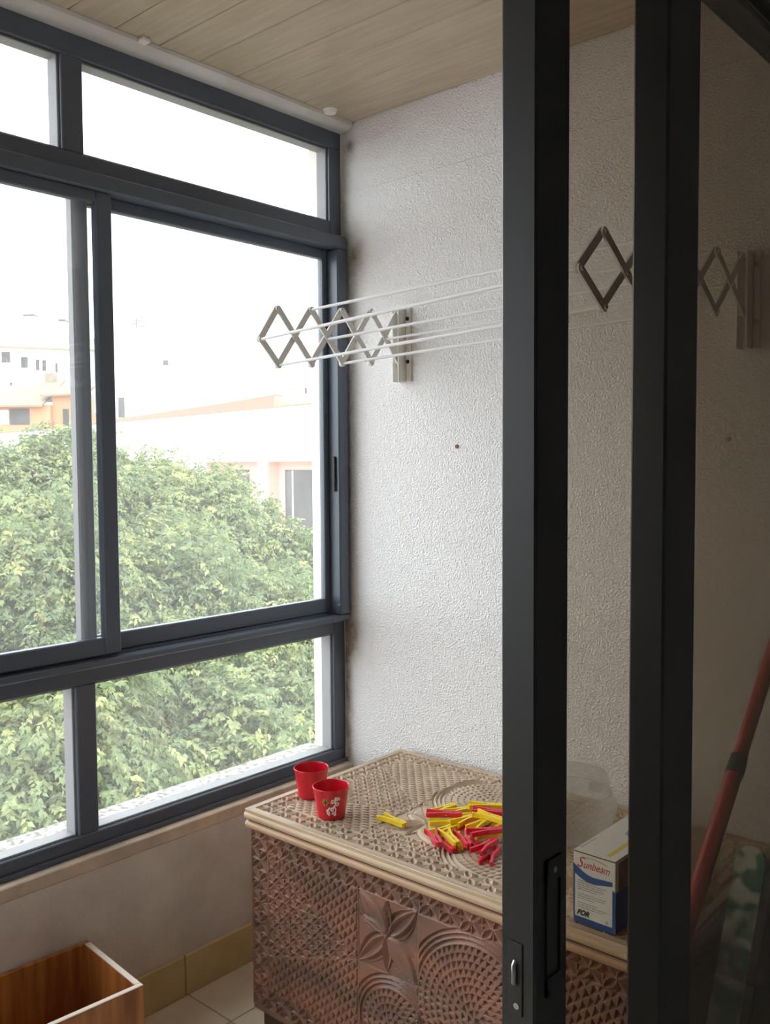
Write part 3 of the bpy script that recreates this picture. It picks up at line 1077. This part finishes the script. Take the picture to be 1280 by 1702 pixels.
text('S', 0.031, M['print_red'], ct, (0.007, -0.0003, 0.1085), 0.45, squash=0.85)
text('unbeam', 0.021, M['print_red'], ct, (0.0205, -0.0003, 0.1090), 0.45, squash=0.82)
bm = new_bm()
add_tube(bm, [(0.020 + 0.05 * i / 10, -0.0003, 0.1275 + 0.0035 * math.sin(math.pi * i / 10) - 0.0015 * i / 10) for i in range(11)], 0.0005, 5)
obj('lettering_flourish', bm, M['print_red'], ct)
text('FOR', 0.014, M['print_black'], ct, (0.008, -0.0003, 0.016), 0.4, squash=0.95, bold=0.0006)
text('25', 0.006, M['print_grey'], ct, (0.068, -0.0003, 0.016), 0.0)

# ------------------------------------------------------------------ clear plastic tub behind the carton
tb = tag(empty('plastic_tub', (-1.072, 1.860, LZ)), 'round clear plastic tub with a domed lid behind the carton on the chest', 'container')
bm = new_bm()
add_lathe(bm, [(0.0, 0.002), (0.070, 0.002), (0.080, 0.012), (0.101, 0.060), (0.104, 0.078), (0.100, 0.092), (0.088, 0.112), (0.0865, 0.112), (0.0985, 0.091), (0.1025, 0.078), (0.0995, 0.061), (0.0785, 0.014), (0.0, 0.0045)], 48)
obj('tub_body', bm, M['clear'], tb, True)
bm = new_bm()
add_lathe(bm, [(0.090, 0.108), (0.092, 0.112), (0.090, 0.116), (0.084, 0.118), (0.085, 0.128), (0.086, 0.140), (0.078, 0.152), (0.050, 0.158), (0.0, 0.160)], 48)
obj('tub_lid', bm, M['clear'], tb, True)
bm = new_bm()
add_box(bm, 0.062, 0.092, -0.040, -0.015, 0.132, 0.152, bev=0.006, seg=2)
obj('lid_tab', bm, M['clear'], tb, True)

# ------------------------------------------------------------------ folding drying rack on the end wall
rk = tag(empty('drying_rack', (-1.30, YW, 1.80)), 'grey and white folding clothes drying rack on scissor arms fixed to the stucco wall', 'drying rack')
RO = Vector((-1.30, YW, 1.80))


def joints(x, ytip, ztip, zslope, h_up, h_dn, n=4.5):
    L = (2.090 - ytip) / n
    c = lambda k: ytip + L * k
    zc = lambda y: ztip + (y - ytip) * zslope
    C = [Vector((x, c(k), zc(c(k)))) for k in range(5)]
    T = [Vector((x, c(k + 0.5), zc(c(k + 0.5)) + h_up)) for k in range(5)]
    B = [Vector((x, c(k + 0.5), zc(c(k + 0.5)) - h_dn)) for k in range(5)]
    return C, T, B


def bar_mesh(bm, p, q, dx, w=0.0085, t=0.0045):
    """flat bar with round ends in the plane x = const"""
    d = (q - p); L = d.length; d.normalize()
    n = Vector((0, -d.z, d.y))
    poly = []
    for k in range(7):
        a = math.pi / 2 - math.pi * k / 6
        poly.append(q + d * (w * math.cos(a)) + n * (w * math.sin(a)))
    for k in range(7):
        a = -math.pi / 2 - math.pi * k / 6
        poly.append(p + d * (w * math.cos(a)) + n * (w * math.sin(a)))
    f = [bm.verts.new(v - RO + Vector((dx - t / 2, 0, 0))) for v in poly]
    b = [bm.verts.new(v - RO + Vector((dx + t / 2, 0, 0))) for v in poly]
    bm.faces.new(f); bm.faces.new(b[::-1])
    m_ = len(poly)
    for i in range(m_):
        bm.faces.new((f[i], f[(i + 1) % m_], b[(i + 1) % m_], b[i]))


def arm(x, J):
    C, T, B = J
    a1, a2 = -0.003, 0.003
    todo = [(C[0], T[0], a1), (C[0], B[0], a2)]
    for k in range(4):
        todo.append((B[k], T[k + 1], a1)); todo.append((T[k], B[k + 1], a2))
    for p, q, dx in todo:
        bm = new_bm(); bar_mesh(bm, p, q, dx)
        obj('scissor_bar', bm, M['rackgrey'], rk)
    for p in C + T[:4] + B[:4]:
        bm = new_bm(); add_tube(bm, [p - RO + Vector((-0.009, 0, 0)), p - RO + Vector((0.009, 0, 0))], 0.0042, 10)
        obj('rivet', bm, M['rackcream'], rk)
    # wall bracket: back plate and channel
    zt, zb = T[4].z + 0.012, T[4].z - 0.205
    bm = new_bm(); add_box(bm, x + 0.0135 - RO.x, x + 0.030 - RO.x, -0.010, 0.0, zb - 1.80, zt + 0.003 - 1.80, bev=0.002)
    obj('back_plate', bm, M['rackcream'], rk)
    bm = new_bm()
    add_box(bm, x - 0.013 - RO.x, x - 0.009 - RO.x, -0.042, 0.0, zb - 1.80, zt - 1.80, bev=0.001)
    add_box(bm, x + 0.009 - RO.x, x + 0.013 - RO.x, -0.042, 0.0, zb - 1.80, zt - 1.80, bev=0.001)
    add_box(bm, x - 0.013 - RO.x, x + 0.013 - RO.x, -0.004, 0.0, zb - 1.80, zt - 1.80)
    obj('bracket_channel', bm, M['rackcream'], rk)
    for z in (zt - 0.03, zb + 0.06):
        bm = new_bm(); add_tube(bm, [(x + 0.022 - RO.x, -0.0095, z - 1.80), (x + 0.022 - RO.x, -0.013, z - 1.80)], 0.006, 10)
        obj('bracket_screw', bm, M['hole'], rk)
    for p in (T[4], B[4]):
        bm = new_bm(); add_tube(bm, [p - RO + Vector((-0.010, 0, 0)), p - RO + Vector((0.010, 0, 0))], 0.004, 10)
        obj('rivet', bm, M['rackcream'], rk)


JL = joints(-1.800, 1.553, 1.766, 0.095, 0.079, 0.067)
JR = joints(-0.775, 1.358, 1.768, 0.098, 0.066, 0.062)
arm(-1.800, JL); arm(-0.775, JR)
for (kk, i) in (('C', 0), ('T', 1), ('T', 3), ('C', 2), ('C', 4), ('B', 0), ('B', 2)):
    ix = {'C': 0, 'T': 1, 'B': 2}[kk]
    p, q = JL[ix][i] - RO, JR[ix][i] - RO
    d = (q - p).normalized()
    bm = new_bm(); add_tube(bm, [p - d * 0.010, q + d * 0.010], 0.0039, 10)
    obj('rod', bm, M['rackwhite'], rk, True)

# ------------------------------------------------------------------ things behind the tinted door glass
# red broom pole leaning in the gap between chest and door
pl = tag(empty('broom', (-0.605, 0.75, 0.0)), 'red painted broom pole leaning behind the tinted door glass', 'broom')
A0 = Vector((0.004, 0.02, 0.05)); A1 = Vector((0.004, 1.30, 1.335))
bm = new_bm(); add_tube(bm, [A0, A0.lerp(A1, 0.66)], 0.0145, 16); obj('pole', bm, M['broom'], pl, True)
bm = new_bm(); add_tube(bm, [A0.lerp(A1, 0.655), A0.lerp(A1, 0.675)], [0.0165, 0.0150], 16); obj('collar', bm, M['black'], pl, True)
bm = new_bm(); add_tube(bm, [A0.lerp(A1, 0.67), A1], 0.0125, 16); obj('upper_pole', bm, M['broom'], pl, True)
bm = new_bm(); add_box(bm, -0.022, 0.026, -0.08, 0.10, 0.035, 0.075, bev=0.006); obj('broom_head', bm, M['black'], pl)
bm = new_bm()
for k in range(9):
    add_box(bm, -0.018, 0.022, -0.075 + k * 0.019, -0.062 + k * 0.019, 0.0, 0.036)
obj('bristles', bm, M['black'], pl)

# padded board with green marbled cover, folded, leaning beside the chest end
ib = tag(empty('ironing_board', (-0.612, 1.44, 0.0)), 'narrow padded board with green marbled cover leaning behind the tinted door glass', 'ironing board')
tilt = math.radians(27)


def board(u0_, u1_, L, t0, t1, nose=0.04, l0=0.0):
    bm = new_bm()
    c, h = (u0_ + u1_) / 2, (u1_ - u0_) / 2
    poly = [(u0_, l0), (u1_, l0), (u1_, L - nose)]
    for k in range(1, 8):
        a = math.pi * k / 8
        poly.append((c + h * math.cos(a), L - nose + nose * math.sin(a)))
    poly.append((u0_, L - nose))
    # u along x, length leans back towards the end wall, thickness towards the viewer
    mtx = Matrix(((1, 0, 0, 0), (0, math.sin(tilt), -math.cos(tilt), 0), (0, math.cos(tilt), math.sin(tilt), 0.04), (0, 0, 0, 1)))
    add_prism(bm, poly, t0, t1, mtx)
    return bm


obj('padded_cover', board(-0.036, 0.020, 0.74, 0.0, 0.016, 0.03), M['marble'], ib)
obj('board_frame', board(-0.034, 0.036, 0.73, -0.012, 0.0), M['black'], ib)
obj('frame_rail', board(0.021, 0.036, 0.70, 0.0, 0.014, 0.005), M['black'], ib)
bm = new_bm(); add_box(bm, -0.043, 0.043, -0.02, 0.14, 0.0, 0.040, bev=0.003); obj('foot_bar', bm, M['black'], ib)

# ------------------------------------------------------------------ wooden crate on the floor
cr = tag(empty('wooden_crate', (-2.008, 1.148, 0.0), math.radians(-4.5)), 'open orange brown varnished wooden box with pale top edges, on the floor under the window', 'box')
cw, cl, chh, th = 0.275, 0.46, 0.283, 0.014


def cbox(nm, m, *c):
    return box(nm, M[m], cr, *c, bev=0.0015)


cbox('side_board', 'crate', 0, th, -cl, 0, 0.0, chh)
cbox('side_board', 'crate', cw - th, cw, -cl, 0, 0.0, chh - 0.0015)
cbox('end_board', 'crate', th, cw - th, -th, 0, 0.0, chh - 0.0015)
cbox('end_board', 'crate', th, cw - th, -cl, -cl + th, 0.0, chh - 0.0015)
cbox('bottom_board', 'crate', th, cw - th, -cl + th, -th, 0.004, 0.016)
cbox('edge_strip', 'rawrim', cw - th, cw, -cl, 0, chh - 0.0015, chh + 0.001)
cbox('edge_strip', 'rawrim', th, cw - th, -th, 0, chh - 0.0015, chh + 0.001)

# ------------------------------------------------------------------ white cord hanging outside the left sash
bm = new_bm()
cp = [(-2.13, 1.243, 1.190), (-2.13, 1.232, 1.183), (-2.13, 1.222, 1.165), (-2.13, 1.216, 1.13), (-2.13, 1.213, 1.09), (-2.13, 1.213, 1.02), (-2.13, 1.212, 0.92)]
add_tube(bm, cp, 0.0022, 8)
tag(obj('cord', bm, M['clip'], None, True), 'thin white cord curving outside the left window sash beside its stile', 'cord')

# ------------------------------------------------------------------ outdoors: ground
GZ = -6.3
struct(box('ground', M['paving'], None, -140, -2.3, -80, 120, GZ - 0.2, GZ), 'pinkish paved ground below the balcony')


# ------------------------------------------------------------------ trees
def make_tree(name, base, blobs, nsprig, leaf_len, m, label, seed):
    r = np.random.default_rng(seed)
    root = tag(empty(name, (base[0], base[1], GZ)), label, 'tree', 'trees below the balcony')
    o = np.array([base[0], base[1], GZ])
    blobs = np.array(blobs, float)          # x, y, z, rx, ry, rz
    area = (blobs[:, 3] * blobs[:, 5]); pr = area / area.sum()
    bi = r.choice(len(blobs), nsprig, p=pr)
    d = r.normal(size=(nsprig, 3)); d /= np.linalg.norm(d, axis=1)[:, None]
    # more sprigs on the sunlit outside and on the side of the crown that faces the houses' balconies
    flip = (d @ np.array([0.80, -0.40, 0.45])) < 0
    d[flip & (r.random(nsprig) < 0.55)] *= -1
    rad = 1 - np.abs(r.normal(0, 0.16, nsprig))
    rad = np.clip(rad + 0.10 * np.sin(d[:, 0] * 9 + bi) * np.sin(d[:, 1] * 8) + 0.08 * np.sin(d[:, 2] * 13 + bi * 2), 0.3, 1.18)
    NC = 34
    cd = r.normal(size=(len(blobs), NC, 3)); cd /= np.linalg.norm(cd, axis=2)[..., None]
    fl2 = (cd @ np.array([0.80, -0.40, 0.45])) < -0.1
    cd[fl2] *= -1
    cr_ = r.uniform(0.78, 1.06, (len(blobs), NC))
    ci = r.integers(0, NC, nsprig)
    cc = cd[bi, ci] * cr_[bi, ci][:, None] + r.normal(0, 0.135, (nsprig, 3)) * np.array([1, 1, 0.85])
    loose = r.random(nsprig) < 0.30
    off = np.where(loose[:, None], d * rad[:, None], cc)
    P = blobs[bi, :3] + off * blobs[bi, 3:]
    d = off / (np.linalg.norm(off, axis=1)[:, None] + 1e-6)
    clump_t = r.normal(0, 0.13, (len(blobs), NC))[bi, ci]
    NL = 8
    # sprig axis: outwards, drooping
    ax = d * 0.8 + r.normal(0, 0.45, (nsprig, 3)); ax[:, 2] -= 0.45
    ax /= np.linalg.norm(ax, axis=1)[:, None]
    side = np.cross(ax, np.array([0, 0, 1.0])); side /= (np.linalg.norm(side, axis=1)[:, None] + 1e-6)
    V = []; T = []
    slen = leaf_len * r.uniform(2.2, 3.6, nsprig)
    sprig_t = np.clip(r.normal(0.42, 0.17, nsprig) + clump_t, 0, 1)
    yellow = r.random(nsprig) < 0.09
    sprig_t[yellow] = r.uniform(0.75, 1.0, yellow.sum())
    for k in range(NL):
        t = (k + 0.5) / NL
        droop = np.zeros((nsprig, 3)); droop[:, 2] = -0.35 * t * t
        c = P + (ax * t + droop) * slen[:, None]
        sg = 1 if k % 2 else -1
        ld = ax * 0.55 + side * sg * 0.8 + r.normal(0, 0.28, (nsprig, 3)); ld[:, 2] -= 0.55
        ld /= np.linalg.norm(ld, axis=1)[:, None]
        nn = np.cross(ld, r.normal(0, 0.5, (nsprig, 3)) + np.array([0.5, -0.3, 0.9]))
        nn /= (np.linalg.norm(nn, axis=1)[:, None] + 1e-6)      # width direction
        fl_ = np.cross(nn, ld)
        L = (leaf_len * r.uniform(0.7, 1.25, nsprig))[:, None]
        w = L * 0.27
        b0 = c
        tip = c + ld * L + fl_ * L * -0.12
        m1 = c + ld * L * 0.40
        m2 = c + ld * L * 0.68
        V.append(np.stack([b0, m1 + nn * w + fl_ * w * .3, tip, m1 - nn * w + fl_ * w * .3], 1))
        T.append(np.clip(sprig_t + r.normal(0, 0.10, nsprig), 0, 1))
    V = np.concatenate(V, 0); T = np.concatenate(T, 0)
    n = len(V)
    co = V.reshape(-1, 3) - o
    base_i = (np.arange(n) * 4)[:, None]
    faces = base_i + np.array([0, 1, 2, 3])
    f = quadmesh('foliage', co, faces, m, root)
    f['kind'] = 'stuff'
    at = f.data.attributes.new('tint', 'FLOAT', 'POINT')
    at.data.foreach_set('value', np.repeat(T, 4).astype(np.float32))
    # trunk and branches
    bm = new_bm()
    cx, cy, cz = blobs[:, 0].mean() - o[0], blobs[:, 1].mean() - o[1], blobs[:, 2].mean() - o[2]
    add_tube(bm, [(0, 0, 0), (cx * .15 + .05, cy * .15, cz * .25), (cx * .4, cy * .4 + .05, cz * .5), (cx * .7, cy * .7, cz * .72)], [0.22, 0.17, 0.15, 0.11], 12)
    obj('trunk', bm, M['bark'], root, True)
    rr = random.Random(seed)
    for b in blobs:
        s = Vector((cx * .6, cy * .6, cz * .65))
        for q in range(3):
            e = Vector((b[0] - o[0] + rr.uniform(-.75, .75) * b[3], b[1] - o[1] + rr.uniform(-.75, .75) * b[4], b[2] - o[2] + rr.uniform(-.3, .8) * b[5]))
            mid = s.lerp(e, 0.5) + Vector((rr.uniform(-.2, .2), rr.uniform(-.2, .2), 0.15))
            bm = new_bm()
            add_tube(bm, [s, s.lerp(mid, .6), mid, mid.lerp(e, .6) + Vector((0, 0, .08)), e], [0.06, 0.045, 0.032, 0.02, 0.007], 6)
            obj('branch', bm, M['bark'], root, True)
    return root


make_tree('leafy_tree', (-5.9, 3.0), [(-7.11, 3.70, 0.90, 0.70, 0.70, 0.66), (-7.41, 4.12, 1.24, 0.50, 0.50, 0.48), (-7.27, 3.27, 0.80, 0.80, 0.80, 0.76), (-6.27, 3.06, 0.40, 0.90, 0.90, 0.85), (-5.69, 3.15, 0.04, 0.80, 0.80, 0.76), (-6.01, 2.60, -0.03, 0.90, 0.90, 0.85), (-5.13, 2.55, -0.35, 0.85, 0.85, 0.81), (-4.75, 2.60, -0.62, 0.60, 0.60, 0.57), (-4.96, 2.15, -0.61, 0.80, 0.80, 0.76)], 38000, 0.041, M['leaf'], 'leafy green tree behind the left sash and the lower left pane, nearest the window', 3)
make_tree('leafy_tree', (-6.6, 5.3), [(-7.35, 5.46, 0.54, 0.83, 0.83, 0.79), (-7.36, 4.79, 0.71, 0.75, 0.75, 0.71), (-7.14, 5.90, 0.28, 0.74, 0.74, 0.70), (-6.41, 5.71, -0.16, 0.68, 0.68, 0.65), (-6.19, 4.44, -0.07, 1.00, 1.00, 0.95), (-5.70, 4.84, -0.52, 0.90, 0.90, 0.85), (-5.61, 3.60, -0.38, 0.85, 0.85, 0.81), (-4.99, 3.85, -0.70, 0.80, 0.80, 0.76), (-5.16, 4.62, -0.94, 0.70, 0.70, 0.66), (-6.73, 4.11, 0.21, 0.80, 0.80, 0.76)], 48000, 0.042, M['leaf'], 'leafy pale green tree behind the right sash, its crown rising before the white house', 5)
make_tree('leafy_tree', (-8.0, 8.2), [(-7.88, 7.55, -1.08, 1.15, 1.15, 1.09), (-6.85, 7.09, -1.57, 1.20, 1.20, 1.14), (-8.71, 7.52, -0.59, 1.05, 1.05, 1.00), (-7.80, 5.56, -1.85, 1.20, 1.20, 1.14), (-9.91, 5.81, -0.27, 1.25, 1.25, 1.19), (-9.45, 7.54, -0.44, 1.15, 1.15, 1.09)], 16000, 0.054, M['leaf2'], 'darker green tree standing farthest back, behind the other two crowns by the white house', 8)


# ------------------------------------------------------------------ houses across the garden
def local_empty(name, o, dvec):
    """object whose local x runs along dvec (horizontal), z up"""
    return empty(name, o, math.atan2(dvec[1], dvec[0]))


# long white block with recessed pink balconies, local x runs to the left in view, local +y is away from us?
hA = tag(empty('white_house', (-17.04, 16.34, 0.0), math.atan2(0.16, -0.987)), 'long white house with pink recessed balconies behind the treetops', 'building')
# in this frame +x recedes to the left, -y points away from the viewer
RD = 0.35
bm = new_bm()
# upper wall band, piers between recesses, lower wall, back walls
add_box(bm, -6, 27, -3, 0, 1.50, 2.95)
for a, b in ((2.15, 2.62), (5.70, 27)):
    add_box(bm, a, b, -3, 0, GZ, 1.50)
add_box(bm, -6, -3.4, -3, 0, GZ, 1.50)
for a, b in ((-3.4, 2.15), (2.62, 5.70)):
    add_box(bm, a, b, -3, 0, GZ, -1.55)
obj('wall', bm, M['white_render'], hA)
for a, b in ((-3.4, 2.15), (2.62, 5.70)):
    bm = new_bm()
    add_box(bm, a, b, -RD - 0.2, -RD, -1.55, 1.50)
    add_box(bm, a + 0.001, a + 0.05, -RD, -0.02, -1.55, 1.499)
    add_box(bm, b - 0.05, b - 0.001, -RD, -0.02, -1.55, 1.499)
    obj('balcony_recess', bm, M['pink_render'], hA)
for a, b, z0, z1 in ((-0.6, 1.72, -1.0, 1.27), (3.65, 4.80, -0.4, 1.27)):
    w_ = box('window', M['shutter'], hA, a, b, -RD - 0.02, -RD + 0.03, z0, z1)
    box('pane', M['win_dark'], w_, b - 0.35, b - 0.06, -RD + 0.03, -RD + 0.04, z0 + 0.05, z1 - 0.05)
    box('window_bar', M['white_render'], w_, b - 0.42, b - 0.37, -RD + 0.03, -RD + 0.05, z0 + 0.02, z1 - 0.02)
# roof edge line and salmon parapet on top
box('roof_edge', M['tan_roof'], hA, -6, 27, -0.02, 0.05, 2.95, 2.99)
bm = new_bm()
pts = [(3.0, 2.99), (3.0, 3.42), (6.0, 3.33), (11.9, 3.22), (15.0, 3.18), (15.0, 2.99)]
for yv in (-1.2, -1.4):
    pass
va = [bm.verts.new((x, -0.8, z)) for x, z in pts]; vb = [bm.verts.new((x, -1.1, z)) for x, z in pts]
bm.faces.new(va); bm.faces.new(vb[::-1])
for i in range(len(pts)):
    j = (i + 1) % len(pts)
    bm.faces.new((va[i], vb[i], vb[j], va[j]))
obj('parapet', bm, M['salmon'], hA)
bm = new_bm(); va = [bm.verts.new(p) for p in ((3.0, -0.8, 3.38), (3.0, -0.8, 2.99), (1.9, -0.8, 2.99), (3.0, -1.1, 3.38), (3.0, -1.1, 2.99), (1.9, -1.1, 2.99))]
bm.faces.new(va[:3]); bm.faces.new(va[3:][::-1]); bm.faces.new((va[0], va[3], va[5], va[2])); bm.faces.new((va[1], va[4], va[3], va[0])); bm.faces.new((va[2], va[5], va[4], va[1]))
obj('parapet_end', bm, M['tan_roof'], hA)

# tall white gable block behind it
hB = tag(empty('white_block', (-39.9, 25.2, GZ), math.atan2(31.63 - 25.27, -32.78 + 39.95)), 'tall plain white block with rooftop aerial behind the white house', 'building')
box('wall', M['white_render'], hB, -0.4, 20, 0.0, 12, 0, 14.0)
bm = new_bm()
add_prism(bm, [(-0.6, -0.3), (20.2, -0.3), (20.2, 12.3), (-0.6, 12.3)], 14.0, 14.25)
obj('roof', bm, M['white_render'], hB)
w_ = box('window', M['shutter'], hB, 0.0, 0.30, -0.05, 0.02, 10.05, 11.05)
w_ = box('window', M['shutter'], hB, 2.25, 2.5, -0.05, 0.02, 12.6, 12.85)
bm = new_bm()
add_tube(bm, [(0.75, 0.8, 14.2), (0.75, 0.8, 15.05)], 0.03, 6)
for k in range(4):
    add_tube(bm, [(0.45, 0.8, 14.6 + k * 0.14), (1.15, 0.8, 14.62 + k * 0.14)], 0.025, 6)
obj('aerial', bm, M['antenna'], hB)

# small street lamp seen over the roof at the right
lm = tag(empty('roof_lamp', (-24.83, 22.86, 0)), 'small grey lamp arm above the roof edge at the right of the sash', 'lamp')
dvl = Vector((0.745, 0.665, 0))
bm = new_bm(); add_tube(bm, [Vector((0, 0, 4.16)), Vector((0, 0, 4.16)) + dvl * 0.50], 0.025, 6); obj('lamp_arm', bm, M['cream_roof'], lm)
bm = new_bm(); add_tube(bm, [Vector((0, 0, 4.20)) + dvl * 0.53, Vector((0, 0, 3.98)) + dvl * 0.53], 0.045, 8); obj('lamp_head', bm, M['antenna'], lm)
bm = new_bm(); add_tube(bm, [Vector((0, 0, -6.3)) + dvl * 0.60, Vector((0, 0, 4.2)) + dvl * 0.60], 0.03, 8); obj('post', bm, M['white_render'], lm)

# orange house on the left
hC = tag(empty('orange_house', (-51.04, 24.61, -10.07), math.atan2(19.48 - 16.56, -31.10 + 34.35)), 'orange house with pale tan roof seen through the left sash', 'building')
hC.scale = (1.486, 1.486, 1.486)
box('wall', M['orange_render'], hC, -3.0, 1.9, 0.0, 6, 0, 10.05 - 0.0)
box('wall', M['orange_render'], hC, 1.9, 3.3, 0.25, 0.9, 0, 10.45)
bm = new_bm()
va = [bm.verts.new(p) for p in ((-3.2, -0.35, 9.95), (1.72, -0.35, 9.95), (1.72, 2.4, 11.15), (-3.2, 2.4, 10.6), (-3.2, -0.35, 10.03), (1.72, -0.35, 10.03), (1.72, 2.4, 11.25), (-3.2, 2.4, 10.7))]
for f in ((3, 2, 1, 0), (4, 5, 6, 7), (0, 1, 5, 4), (1, 2, 6, 5), (2, 3, 7, 6), (3, 0, 4, 7)):
    bm.faces.new([va[i] for i in f])
obj('roof', bm, M['tan_roof'], hC)
bm = new_bm()
va = [bm.verts.new(p) for p in ((1.55, -0.1, 10.35), (3.35, -0.1, 10.42), (3.35, 0.9, 10.75), (1.55, 0.9, 10.7), (1.55, -0.1, 10.43), (3.35, -0.1, 10.50), (3.35, 0.9, 10.85), (1.55, 0.9, 10.8))]
for f in ((3, 2, 1, 0), (4, 5, 6, 7), (0, 1, 5, 4), (1, 2, 6, 5), (2, 3, 7, 6), (3, 0, 4, 7)):
    bm.faces.new([va[i] for i in f])
obj('roof', bm, M['tan_roof'], hC)
box('chimney', M['cream_roof'], hC, 1.0, 1.35, 2.0, 2.4, 10.8, 11.45)
for a, b, z0, z1, mm in ((-0.4, 0.32, 9.3, 9.85, 'white_render'), (0.36, 1.10, 9.3, 9.9, 'shutter'), (2.30, 2.52, 9.25, 9.9, 'shutter')):
    yv = 0.0 if a < 1.9 else 0.25
    w_ = box('window', M[mm], hC, a, b, yv - 0.04, yv + 0.01, z0, z1)

# white apartment block far left
hD = tag(empty('apartment_block', (-68.88, 33.38, GZ), math.atan2(36.79 - 33.38, -64.85 + 68.88)), 'white apartment block with cream roof far behind the orange house', 'building')
box('wall', M['white_render'], hD, -6, 7.5, 0.0, 10, 0, 16.9)
bm = new_bm()
va = [bm.verts.new(p) for p in ((-6.4, -0.4, 17.0), (7.7, -0.4, 16.3), (7.7, 4.5, 17.6), (-6.4, 4.5, 19.2), (-6.4, -0.4, 17.15), (7.7, -0.4, 16.45), (7.7, 4.5, 17.75), (-6.4, 4.5, 19.35))]
for f in ((3, 2, 1, 0), (4, 5, 6, 7), (0, 1, 5, 4), (1, 2, 6, 5), (2, 3, 7, 6), (3, 0, 4, 7)):
    bm.faces.new([va[i] for i in f])
obj('roof', bm, M['cream_roof'], hD)
for a, b, z0, z1 in ((0.05, 0.7, 15.6, 16.4), (1.55, 2.05, 15.2, 16.0), (2.70, 2.95, 15.0, 15.8), (3.20, 3.45, 14.95, 15.75), (4.2, 4.35, 14.8, 15.5),
                     (1.5, 2.15, 12.7, 13.7), (2.7, 3.9, 12.55, 13.2), (3.95, 4.35, 12.5, 13.3), (0.65, 0.8, 13.4, 14.1), (0.65, 0.85, 11.2, 11.8)):
    w_ = box('window', M['win_dark'], hD, a, b, -0.06, 0.02, z0, z1)
    box('pane', M['shutter'], w_, a + (b - a) * 0.55, b, -0.09, -0.06, z0, z1 - 0.1)
for x, z, w in ((0.2, 19.75, 0.8), (3.1, 19.3, 0.4), (4.7, 18.2, 0.2)):
    box('chimney', M['white_render'], hD, x, x + w, 4.0, 4.6, 16.6, z)
    box('chimney_cap', M['antenna'], hD, x - 0.08, x + w + 0.08, 3.9, 4.7, z, z + 0.16)
